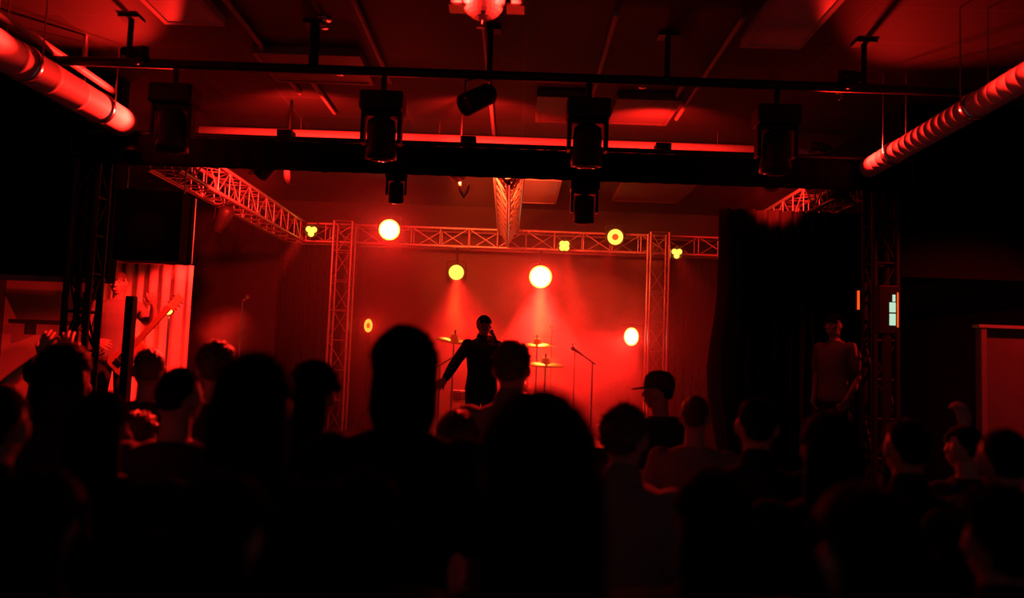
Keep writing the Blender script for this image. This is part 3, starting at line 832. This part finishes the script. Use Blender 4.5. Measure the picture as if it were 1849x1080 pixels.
def arms(mb, pose, g, upto=None):
    for side, k in ((-1, 'L'), (1, 'R')):
        el, wr, ax, nm, cu = POSES[pose][k]
        f = lambda v: Vector((v[0]*side, v[1], v[2]))
        sh = Vector((side*0.178, -0.005, 1.405)); el = f(el); wr = f(wr)
        mb.sphere(sh, 0.058+g)
        if upto is None or upto != 'none':
            if upto == 'half':
                mb.caps(sh, sh+(el-sh)*0.72, 0.052+g+0.004, 0.044+g+0.010)
            else:
                mb.caps(sh, el, 0.052+g, 0.040+g)
                mb.caps(el, el+(wr-el)*0.35, 0.041+g, 0.040+g)
                e2 = wr if upto is None else el+(wr-el)*0.94
                mb.caps(el+(wr-el)*0.35, e2, 0.040+g, 0.0265+g)
        if upto is None:
            hand(mb, wr, f(ax), f(nm), -side if False else side, cu)
def legs(mb, g, end=0.09):
    for s in (-1, 1):
        hp = Vector((s*0.09, 0, 0.90)); kn = Vector((s*0.105, 0.02, 0.50)); an = Vector((s*0.115, -0.02, end))
        mb.caps(hp, kn, 0.083+g, 0.056+g)
        cf = kn+(an-kn)*0.3+Vector((0, -0.012, 0))
        mb.caps(kn, cf, 0.056+g, 0.055+g); mb.caps(cf, an, 0.055+g, 0.037+g*1.4)
_cache = {}
def parts_of(pose):
    if pose in _cache: return _cache[pose]
    b = MB()
    b.loft(torso_rows(0)); arms(b, pose, 0); legs(b, 0)
    for s in (-1, 1): b.caps((s*0.115, -0.035, 0.05), (s*0.125, 0.14, 0.032), 0.036, 0.03)
    b.caps((0, -0.012, 1.44), (0, 0.006, 1.56), 0.056, 0.052)
    # head: skull, face, jaw, nose, ears, lips, brow
    hc = Vector((0, 0.012, 1.645))
    b.sphere(hc, (0.074, 0.094, 0.098), 22, 16)
    b.sphere(hc+Vector((0, 0.030, -0.035)), (0.060, 0.066, 0.078), 18, 14)
    b.sphere(hc+Vector((0, 0.046, -0.088)), (0.036, 0.036, 0.028), 14, 10)
    b.caps(hc+Vector((0, 0.094, 0.0)), hc+Vector((0, 0.112, -0.034)), 0.009, 0.0145, 10)
    for s in (-1, 1):
        b.sphere(hc+Vector((s*0.012, 0.100, -0.038)), 0.0095, 10, 8)
        b.caps(hc+Vector((s*0.015, 0.090, 0.019)), hc+Vector((s*0.046, 0.076, 0.020)), 0.0115, 0.009, 8)
        b.sphere(hc+Vector((s*0.043, 0.060, -0.026)), (0.022, 0.020, 0.020), 10, 8)
        b.sphere(hc+Vector((s*0.076, -0.004, -0.012)), (0.010, 0.020, 0.031), 12, 10)
    b.caps(hc+Vector((-0.020, 0.090, -0.064)), hc+Vector((0.020, 0.090, -0.064)), 0.0085, 0.0085, 8)
    b.caps(hc+Vector((-0.016, 0.088, -0.076)), hc+Vector((0.016, 0.088, -0.076)), 0.009, 0.009, 8)
    body = remeshed(b, 'person', M['skin'], VOX, 1)
    out = {'body': body}
    s1 = MB(); rows = torso_rows(0.016)[1:]; s1.loft(rows); arms(s1, pose, 0.013, 'half'); out['tee'] = remeshed(s1, 'shirt', M['cloth_black'], 0.011, 3)
    s1 = MB(); s1.loft(torso_rows(0.022)[1:]); arms(s1, pose, 0.018, 'full'); s1.caps((0, -0.02, 1.46), (0, -0.012, 1.50), 0.078, 0.072); out['jacket'] = remeshed(s1, 'jacket', M['cloth_black'], 0.011, 3)
    t = MB(); t.loft([(0, 0, 0.80, 0.10, 0.08), (0, 0, 0.86, 0.165, 0.115), (0, 0, 0.93, 0.178, 0.126), (0, 0, 1.0, 0.165, 0.118)]); legs(t, 0.014, 0.08); out['trousers'] = remeshed(t, 'trousers', M['jeans'], 0.011, 3)
    f = MB(); f.caps((0, -0.035, 0.052), (0.008, 0.14, 0.036), 0.048, 0.04); f.caps((0, -0.04, 0.10), (0, -0.035, 0.05), 0.046, 0.046); f.box((0.002, 0.055, 0.012), (0.085, 0.27, 0.02)); out['shoe'] = remeshed(f, 'shoe', M['shoe'], 0.009, 2)
    ey = MB().sphere((0, 0, 0), 0.0118, 14, 10); out['eye'] = ey.mesh('eye', M['eye'])
    ir = MB().sphere((0, 0.0078, 0), 0.0062, 10, 8); out['iris'] = ir.mesh('iris', M['iris'])
    _cache[pose] = out
    return out

def hair_mesh(style, seed, m):
    """closed shell over the skull; dips under the skin where the face is"""
    n, k = 64, 44
    hc = Vector((0, 0.012, 1.645)); vs, fs = [], []
    for j in range(1, k):
        t = PI*j/k
        for i in range(n):
            a = 2*PI*i/n
            d = Vector((math.sin(t)*math.cos(a), math.sin(t)*math.sin(a), math.cos(t)))
            base = 1/math.sqrt((d.x/0.074)**2+(d.y/0.094)**2+(d.z/0.098)**2)
            # hairline: face opens forward and down
            lim = 0.35 if d.y > 0 else 0.35-1.1*(-d.y)
            if style in ('long', 'bob'): lim = lim-0.3*(1-max(0, d.y))
            f = (d.z - lim + (0.25*max(0, d.y)) - 0.35*(abs(d.x) > 0.55 and d.y < 0.45)*1.0)
            mask = max(0.0, min(1.0, 0.5+f*5))
            th = {'short': 0.012, 'crop': 0.006, 'messy': 0.022, 'long': 0.020, 'bun': 0.012, 'bob': 0.024, 'curly': 0.035}[style]
            nz = noise.noise(d*(9 if style != 'curly' else 13)+Vector((seed, 0, 0)))+0.5*noise.noise(d*24+Vector((seed, 5, 0)))
            amp = {'short': 0.006, 'crop': 0.002, 'messy': 0.016, 'long': 0.006, 'bun': 0.003, 'bob': 0.007, 'curly': 0.018}[style]
            r = base*(0.93) if mask <= 0 else base*(0.93+0.07*mask)+(th+amp*nz)*mask
            vs.append(hc+d*r)
    for j in range(k-2):
        for i in range(n):
            fs.append((j*n+i, (j+1)*n+i, (j+1)*n+(i+1) % n, j*n+(i+1) % n))
    fs.append(tuple(range(n))); fs.append(tuple((k-2)*n+i for i in range(n))[::-1])
    mb = MB()._add(vs, fs, True)
    if style == 'bun':
        mb.sphere(hc+Vector((0, -0.085, 0.075)), (0.042, 0.040, 0.038), 18, 12)
    if style in ('long', 'bob'):
        L = 0.30 if style == 'long' else 0.12
        mb.loft([(0, -0.055, 1.66, 0.085, 0.055), (0, -0.062, 1.60, 0.088, 0.052), (0, -0.066, 1.54, 0.090, 0.045), (0, -0.075, 1.60-L*0.6, 0.088, 0.036), (0, -0.085, 1.60-L, 0.070, 0.024)], 30)
    return mb.mesh('hair', m)
_hc = {}
def person(px, top, D, label, pose='down', hair='short', hm='hair', skin='skin', top_m='cloth_black', wear='tee', yaw=0, zf=0.0, cap=False, lean=(0, 0), trousers='jeans', x=None, group=None, Hmax=None):
    """stands where the line of sight through (px, top) meets depth D; its height follows from the floor it stands on"""
    p = at(px, top, D)
    H = p.z-zf
    if Hmax: H = min(H, Hmax)
    s = H/(1.762 if hair != 'bald' else 1.745)
    pr = parts_of(pose)
    o = bpy.data.objects.new('person', pr['body']); C.objects.link(o)
    o.location = (p.x, p.y, zf); o.rotation_euler = (lean[1], lean[0], R(yaw)); o.scale = (s, s, s)
    if lean != (0, 0):   # pivot about the head so that it stays where it is seen
        hd = o.rotation_euler.to_matrix() @ Vector((0, 0, 1.65*s))
        o.location.x -= hd.x; o.location.y -= hd.y
    tag(o, label, 'person', group)
    def sl(ob, m): ob.material_slots[0].link = 'OBJECT'; ob.material_slots[0].material = M[m]
    def child(name, me, m, loc=None):
        c = bpy.data.objects.new(name, me); C.objects.link(c); c.parent = o
        if loc: c.location = loc
        if m: sl(c, m)
        return c
    sl(o, skin)
    child('shirt' if wear == 'tee' else 'jacket', pr[wear], top_m)
    child('trousers', pr['trousers'], trousers)
    for sd in (-1, 1):
        c = child('shoe', pr['shoe'], None, (sd*0.115, 0, 0)); c.scale = (sd, 1, 1)
        e_ = child('eye', pr['eye'], None, (sd*0.031, 0.012+0.0725, 1.645+0.002)); 
        ir = bpy.data.objects.new('iris', pr['iris']); C.objects.link(ir); ir.parent = e_
    if hair != 'bald':
        child('hair', hair_mesh(hair, random.random()*50, M[hm]), None)
    if cap:
        hc = Vector((0, 0.012, 1.645)); mb = MB()
        mb.lathe([(0.092, 0.0), (0.094, 0.03), (0.085, 0.075), (0.055, 0.108), (0.001, 0.118)], 28, Matrix.Translation(hc+Vector((0, -0.004, 0.012))) @ Matrix.Diagonal((0.95, 1.12, 1, 1)))
        cc = child('cap', mb.mesh('cap', M['cap']), None)
        br = MB(); vs, fs = [], []
        for i in range(13):
            a_ = R(-55+110*i/12)
            for rr, z in ((0.085, 0.022), (0.175, 0.004), (0.175, -0.001), (0.085, 0.014)):
                k_ = rr*(1 if rr < 0.1 else (0.72+0.28*math.cos(a_)))
                vs.append(hc+Vector((k_*math.sin(a_), k_*math.cos(a_)*1.05, z)))
        for i in range(12):
            for j in range(4): fs.append((i*4+j, i*4+(j+1) % 4, (i+1)*4+(j+1) % 4, (i+1)*4+j))
        fs += [(0, 1, 2, 3), (51, 50, 49, 48)]
        bo = bpy.data.objects.new('brim', br._add(vs, fs, True).mesh('brim', M['cap'])); C.objects.link(bo); bo.parent = cc
    return o

CR = 'crowd seen from behind'
P = person
# the crowd, front to back
P(733, 588, 2.2, 'tall person with large dark round head seen from behind left of the cymbals', hair='bob', yaw=12, lean=(0.03, 0), group=CR)
P(978, 702, 1.12, 'very near person with large blurred dark head at the bottom centre', hair='long', yaw=5, group=CR)
P(925, 616, 3.6, 'person in a dull red lit shirt whose head overlaps the drums', hair='messy', hm='hair_brown', wear='jacket', top_m='cloth_grey', yaw=-4, group=CR)
P(1193, 672, 4.9, 'person in a peaked cap facing left below the right rear tower', hair='crop', top_m='cloth_dark', yaw=50, cap=True, group=CR)
P(325, 656, 2.75, 'person with narrow dark head and thin neck in front of the two rim-lit heads', hair='crop', top_m='cloth_dark', yaw=-8, group=CR)
P(462, 636, 1.8, 'person with broad head of long dark hair left of the left rear tower', hair='long', yaw=10, group=CR)
P(566, 652, 2.75, 'person with wide dark bobbed hair just left of the tall dark head', hair='bob', yaw=-12, group=CR)
P(392, 617, 3.6, 'person whose rounded head has a bright red rim along its top', hair='messy', hm='hair_brown', top_m='cloth_dark', yaw=15, group=CR)
P(272, 626, 4.0, 'person whose dark head is rim-lit on its right below the guitarist', hair='short', hm='hair_brown', top_m='cloth_dark', yaw=25, skin='skin2', group=CR)
P(118, 618, 2.8, 'person with bobbed dark hair in front of the raised arms at far left', hair='bob', yaw=20, group=CR)
P(72, 640, 4.6, 'person with both bare arms raised overhead at far left', pose='overhead', hair='short', wear='tee', top_m='cloth_dark', yaw=0, group=CR, Hmax=1.68)
P(-6, 690, 1.95, 'dark person cut by the left edge of the picture', hair='short', yaw=15, wear='jacket', group=CR)
P(185, 705, 2.4, 'person in black with long dark hair below the front left tower', hair='long', yaw=10, group=CR)
P(1256, 712, 3.9, 'person in a grey shirt to the right of the peaked cap', hair='bun', hm='hair_brown', top_m='cloth_grey', yaw=-15, group=CR)
P(1368, 716, 2.95, 'person with dark head at the lower left of the black drape', hair='short', wear='jacket', yaw=-10, group=CR)
P(1500, 742, 2.3, 'person with long dark hair below the figure beside the black drape', hair='long', wear='jacket', yaw=-10, group=CR)
P(1640, 752, 2.7, 'person in black standing below the pale green screen', hair='short', wear='jacket', yaw=-5, group=CR)
P(1815, 765, 2.35, 'person with cropped hair at the far right in front of the red panel', hair='crop', wear='jacket', yaw=-15, group=CR)
P(1745, 765, 3.6, 'person with a bare arm raised left of the red panel at far right', pose='one_up', hair='short', top_m='cloth_dark', yaw=20, group=CR)
P(1128, 730, 2.6, 'shorter person in a light shirt right of the very near head', hair='messy', hm='hair_brown', wear='jacket', top_m='cloth_grey', yaw=-18, group=CR)
P(828, 742, 3.0, 'shorter person in a light shirt between the tall dark head and the very near head', hair='bob', hm='hair_brown', wear='jacket', top_m='cloth_pale', yaw=10, group=CR)
P(250, 745, 3.15, 'shorter person in a grey shirt between the long-haired and the thin-necked person', hair='messy', hm='hair_brown', top_m='cloth_grey', yaw=5, group=CR)
# near rows, only their dark backs fill the bottom
P(70, 850, 1.5, 'near person in black at the bottom left corner', hair='bob', wear='jacket', yaw=5, group=CR)
P(395, 850, 1.3, 'near person in black at the bottom left of centre', hair='long', wear='jacket', yaw=-6, group=CR)
P(660, 850, 1.65, 'near person in black below the tall dark head', hair='long', wear='jacket', yaw=4, group=CR)
P(1290, 850, 1.65, 'near person in black at the bottom right of the very near head', hair='bob', wear='jacket', yaw=-4, group=CR)
P(1570, 880, 1.3, 'near person in black at the bottom right below the drape', hair='bob', wear='jacket', yaw=6, group=CR)
P(1810, 890, 1.65, 'near person in black at the bottom right corner', hair='curly', wear='jacket', yaw=-6, group=CR)
# performers
P(874, 568, 8.0, 'singer in dark clothes leaning beside the left cymbal with one arm out', pose='sing', hair='short', wear='jacket', top_m='cloth_dark', yaw=205, zf=SZ, cap=False)
P(217, 490, 8.7, 'guitarist with brightly lit face standing in front of the side curtain', pose='guitar', hair='short', hm='hair_brown', top_m='cloth_grey', wear='tee', yaw=190, zf=SZ, skin='skin')
P(1508, 566, 7.75, 'faintly red person standing at the right in front of the black drape', pose='pockets', hair='short', wear='tee', top_m='cloth_grey', yaw=120, zf=SZ)

# microphone in the singer's hand
sg = [o for o in bpy.data.objects if o.get('label', '').startswith('singer')][0]
bpy.context.view_layer.update()
q = sg.matrix_world @ Vector((-0.05, 0.245, 1.47)); q2 = sg.matrix_world @ Vector((-0.015, 0.17, 1.585))
e = empty('microphone', q, 'hand microphone held up to the mouth of the singer', 'microphone')
d = (q2-q).normalized()
MB().tube(d*-0.06, d*0.08, 0.012, 0.016).build('handle', M['black'], e)
MB().sphere(d*0.10, 0.025).build('grille', M['alu'], e)

# electric guitar
ga = at(240, 628, 8.35); gb = at(303, 560, 8.32)
e = empty('electric_guitar', ga, 'electric guitar with bright neck rising to the right in the hands of the guitarist', 'guitar')
ux = (gb-ga).normalized(); uy = Vector((0, -1, 0)); uz = ux.cross(uy).normalized()
G3 = Matrix((ux, uz, uy)).transposed()   # x along neck, z toward the camera
def G(v): return G3 @ Vector(v)
out2 = []
for i in range(40):
    a_ = 2*PI*i/40
    r_ = 0.17+0.035*math.cos(2*a_)-0.028*math.cos(4*a_)+0.012*math.sin(a_)
    out2.append((-0.10+r_*1.15*math.cos(a_), r_*0.88*math.sin(a_)))
vs = [G((x_, y_, 0.022)) for x_, y_ in out2]+[G((x_, y_, -0.022)) for x_, y_ in out2]
mb = MB()._add(vs, [tuple(range(40)), tuple(range(79, 39, -1))]+[(i, 40+i, 40+(i+1) % 40, (i+1) % 40) for i in range(40)], False)
bevel(mb.build('body', M['wood'], e), 0.008)
L_ = (gb-ga).length
MB().box(G((L_*0.5, 0, 0.03)), (L_+0.1, 0.055, 0.03), G3).build('neck', M['maple'], e)
MB().box(G((L_*0.5+0.01, 0, 0.048)), (L_+0.08, 0.052, 0.006), G3).build('fretboard', M['wood'], e)
hs = MB().box(G((L_+0.12, 0.012, 0.02)), (0.17, 0.085, 0.018), G3).build('headstock', M['maple'], e)
for k in range(3):
    for s in (-1, 1): MB().tube(G((L_+0.07+k*0.045, 0.012+s*0.04, 0.02)), G((L_+0.07+k*0.045, 0.012+s*0.066, 0.02)), 0.008, n=8).build('tuning_peg', M['chrome'], hs)
for xx in (-0.05, -0.13): MB().box(G((xx, 0, 0.028)), (0.035, 0.08, 0.012), G3).build('pickup', M['black'], e)
MB().box(G((-0.2, 0, 0.03)), (0.025, 0.09, 0.014), G3).build('bridge', M['chrome'], e)
ss = MB()
for k in range(6): ss.tube(G((-0.2, -0.02+k*0.008, 0.054)), G((L_+0.04, -0.02+k*0.008, 0.054)), 0.0012, n=4)
ss.build('strings', M['chrome'], e)
# headstock glint, imitated by an added can on a stand behind the guitarist
p = at(304, 561, 8.9)
e = empty('glint_lamp', p, 'tiny added lamp on a stand imitating the glint at the tip of the guitar neck', 'stage lamp')
q = (Vector((0, 0, 1.7))-p).to_track_quat('Z', 'Y').to_euler()
cn = MB().lathe([(0.03, -0.12), (0.055, -0.1), (0.06, 0.0), (0.062, 0.01)], 18).build('can', M['black'], e, rot=q)
MB().lathe([(0.05, 0.008), (0.03, 0.016), (0.001, 0.018)], 18).build('lens', M['l_yellow'], cn)
MB().tube((0, 0.03, -0.04), (0, 0.03, SZ-p.z), 0.012).build('stand_pole', M['chrome'], e)
for k in range(3): MB().tube((0, 0.03, SZ-p.z+0.3), (0.25*math.cos(k*2.1), 0.03+0.25*math.sin(k*2.1), SZ-p.z+0.01), 0.009).build('leg', M['chrome'], e)
# upright black column speaker by the guitarist
p = at(238, 535, 7.5)
e = empty('column_speaker', (p.x, 7.5, SZ), 'narrow upright black column speaker in front of the guitarist', 'loudspeaker')
h = p.z-SZ
bevel(MB().box((0, 0, h/2), (0.075, 0.10, h)).build('cabinet', M['black'], e), 0.01)
MB().box((0, -0.052, h*0.55), (0.06, 0.01, h*0.8)).build('grille', M['pelmet'], e)
MB().box((0, 0, 0.01), (0.35, 0.3, 0.02)).build('base_plate', M['black'], e)
# added spot brightening the left wing
spot('wing_fill_spot', at(303, 563, 8.85)+Vector((0, 0, 0.0)), (-4.2, 9.5, 2.2), 70, 100, 0.8, 0.05, HOT)
def wash_can(loc, tgt, power, ang, label, m='l_red', col=RED):  # cans inside the front truss are added for their light
    e = empty('wash_can', loc, label, 'stage lamp', 'wash cans in the side rig')
    loc = Vector(loc); q = (Vector(tgt)-loc).to_track_quat('Z', 'Y').to_euler()
    cn = MB().lathe([(0.05, -0.16), (0.082, -0.12), (0.085, 0.14), (0.079, 0.14), (0.078, 0.01), (0.001, 0.005)], 20).build('can', M['black'], e, rot=q)
    MB().lathe([(0.076, 0.012), (0.05, 0.022), (0.001, 0.025)], 20).build('lens', M[m], cn)
    MB().path([(0.1, 0, 0), (0.1, 0, 0.14), (0, 0, 0.17), (-0.1, 0, 0.14), (-0.1, 0, 0)], 0.008).build('yoke', M['alu_black'], e)
    d = (Vector(tgt)-loc).normalized()
    spot('can_light', loc+d*0.16, tgt, power, ang, 0.6, 0.05, col)
    return e
wash_can((-3.36, 9.0, 3.20), (-4.1, 9.6, 1.9), 500, 70, 'small can under the left side truss pointing at the bright curtain')
wash_can((-2.35, 7.36, 3.455), (-4.1, 8.5, 2.10), 1100, 36, 'added can inside the front truss lighting the guitarist')
wash_can((-0.62, 7.32, 3.455), (-0.12, 10.0, 3.5), 2600, 50, 'added can inside the front truss pointing along the centre truss', 'l_red', HOT)
wash_can((-2.5, 7.32, 3.455), (-3.36, 9.4, 3.5), 1500, 50, 'added can inside the front truss lighting the left side truss')
wash_can((2.3, 7.32, 3.455), (3.10, 9.6, 3.62), 800, 40, 'added can inside the front truss lighting the right side truss')
wash_can((-3.5, 7.10, 3.455), (-2.8, 4.6, 1.75), 500, 20, 'added can inside the front truss pointing down at the raised arms')
wash_can((2.95, 7.32, 3.455), (2.9, 7.75, 1.2), 5, 50, 'added can inside the front truss above the person beside the black drape')
p = at(862, 190, PY)
wash_can((p.x, PY, PZ-0.19), (-2.75, 4.3, 1.80), 2200, 20, 'small dark can on the near pipe between the second and third moving heads')
wash_can((0.55, 7.10, 3.455), (0.15, 3.5, 1.40), 900, 17, 'added can inside the front truss pointing down at the middle of the crowd')
wash_can((-1.75, 7.10, 3.455), (-1.6, 3.75, 1.72), 3200, 13, 'added can inside the front truss pointing down at the left of the crowd')
floor_par(-3.75, 8.95, (-3.95, 9.6, 1.9), 90, 'added floor can at the foot of the bright side curtain', 130)  # this floor can and the next added to brighten curtain and wall
floor_par(-5.2, 8.7, (-5.1, 9.6, 1.5), 170, 'added floor can at far left lighting the aisle wall', 130, 0.0)

# ---------------------------------------------------------------- right side: screen and panel
p = at(1607, 560, 6.95)
e = empty('wall_display', (p.x, 6.95, p.z), 'small pale green lit display with two panes beside the right tower', 'display')
bevel(MB().box((-0.03, 0, 0), (0.17, 0.09, 0.42)).build('housing', M['black'], e), 0.01)
MB().box((0.0, -0.047, 0.02), (0.052, 0.008, 0.085)).build('screen_pane', M['screen'], e)
MB().box((0.0, -0.047, -0.085), (0.052, 0.008, 0.10)).build('screen_pane', M['screen'], e)
MB().box((0.012, -0.047, 0.10), (0.024, 0.008, 0.06)).build('screen_pane', M['screen'], e)
MB().box((0.045, -0.047, 0.0), (0.012, 0.008, 0.30)).build('red_edge_strip', M['l_core'], e)
MB().box((-0.03, 0, -0.23-(p.z-0.23)/2), (0.06, 0.06, p.z-0.23)).build('post', M['black'], e)
p = at(1550, 542, 7.6)
e = empty('tube_light', (p.x, 7.6, p.z), 'short thin red glowing tube left of the pale green display', 'tube light')
MB().tube((0, 0, -0.09), (0, 0, 0.09), 0.012).build('glow_tube', M['l_core'], e)
MB().box((0, 0.03, 0), (0.05, 0.03, 0.26)).build('backing', M['black'], e)
MB().box((0, 0.03, -0.13-(p.z-SZ-0.13)/2), (0.02, 0.02, p.z-SZ-0.13)).build('post', M['black'], e)
p = at(1765, 592, 6.4)
e = empty('booth_partition', (p.x+0.9, 6.4, 0), 'reddish booth partition with a bright top edge at the far right', 'partition')
MB().box((0, 0, p.z/2), (1.8, 0.06, p.z)).build('panel', M['panel'], e)
MB().box((0, -0.01, p.z+0.012), (1.84, 0.1, 0.024)).build('top_rail', M['pipe'], e)
for xx in (-0.88, 0, 0.88): MB().box((xx, -0.04, p.z/2), (0.04, 0.03, p.z)).build('stile', M['rail'], e)
wash_can((p.x+0.9, 5.6, ZC-0.17), (p.x+0.5, 6.4, 1.7), 260, 90, 'added can hanging in front of the booth partition at far right')  # can added to redden the partition

# ---------------------------------------------------------------- haze
def haze(name, c, d, dens, g, label, puff=False):
    m = bpy.data.materials.new(name); m.use_nodes = True; nt = m.node_tree
    for n in list(nt.nodes):
        if n.type == 'BSDF_PRINCIPLED': nt.nodes.remove(n)
    v = nt.nodes.new('ShaderNodeVolumeScatter'); v.inputs['Density'].default_value = dens; v.inputs['Anisotropy'].default_value = g
    v.inputs['Color'].default_value = (1, 0.9, 0.9, 1)
    nt.links.new(v.outputs[0], nt.nodes['Material Output'].inputs['Volume'])
    if puff:      # density fades from the middle to nothing at the edge, broken up by noise
        tc = nt.nodes.new('ShaderNodeTexCoord')
        sc = nt.nodes.new('ShaderNodeVectorMath'); sc.operation = 'DIVIDE'; sc.inputs[1].default_value = (d[0]/2, d[1]/2, d[2]/2)
        ln = nt.nodes.new('ShaderNodeVectorMath'); ln.operation = 'LENGTH'
        mr = nt.nodes.new('ShaderNodeMapRange'); mr.interpolation_type = 'SMOOTHSTEP'
        mr.inputs[1].default_value = 1.0; mr.inputs[2].default_value = 0.15; mr.inputs[3].default_value = 0; mr.inputs[4].default_value = dens
        nz = nt.nodes.new('ShaderNodeTexNoise'); nz.inputs['Scale'].default_value = 2.6; nz.inputs['Detail'].default_value = 3
        m2 = nt.nodes.new('ShaderNodeMapRange'); m2.inputs[1].default_value = 0.36; m2.inputs[2].default_value = 0.62; m2.inputs[3].default_value = 0.25; m2.inputs[4].default_value = 1.3
        mu = nt.nodes.new('ShaderNodeMath'); mu.operation = 'MULTIPLY'
        L = nt.links.new
        L(tc.outputs['Object'], sc.inputs[0]); L(sc.outputs[0], ln.inputs[0]); L(ln.outputs['Value'], mr.inputs[0])
        L(tc.outputs['Object'], nz.inputs['Vector']); L(nz.outputs['Fac'], m2.inputs[0])
        L(mr.outputs[0], mu.inputs[0]); L(m2.outputs[0], mu.inputs[1]); L(mu.outputs[0], v.inputs['Density'])
        o = MB().sphere((0, 0, 0), (d[0]/2, d[1]/2, d[2]/2), 24, 16).build(name, m, loc=c)
    else:
        o = MB().box((0, 0, 0), d).build(name, m, loc=c)
    tag(o, label, 'haze', kind='stuff'); return o
haze('stage_haze', (-0.1, 10.15, 2.27), (6.3, 4.5, 3.30), 0.035, 0.6, 'thin red glowing haze filling the stage')
haze('smoke_puff', at(412, 598, 10.5), (0.95, 0.9, 0.75), 2.2, 0.1, 'soft red puff of smoke above the rim-lit head at left', True)
haze('smoke_cloud', at(945, 600, 11.1), (4.6, 2.2, 2.4), 0.30, 0.2, 'broad glowing red cloud of haze in front of the backdrop behind the drums', True)
haze('smoke_bank', at(1030, 672, 10.0), (2.6, 1.8, 0.95), 0.8, 0.2, 'low bank of pinkish smoke on the stage right of the drums', True)
spot('puff_light', at(419, 640, 9.6), at(412, 598, 10.5), 16, 50, 0.8, 0.05)
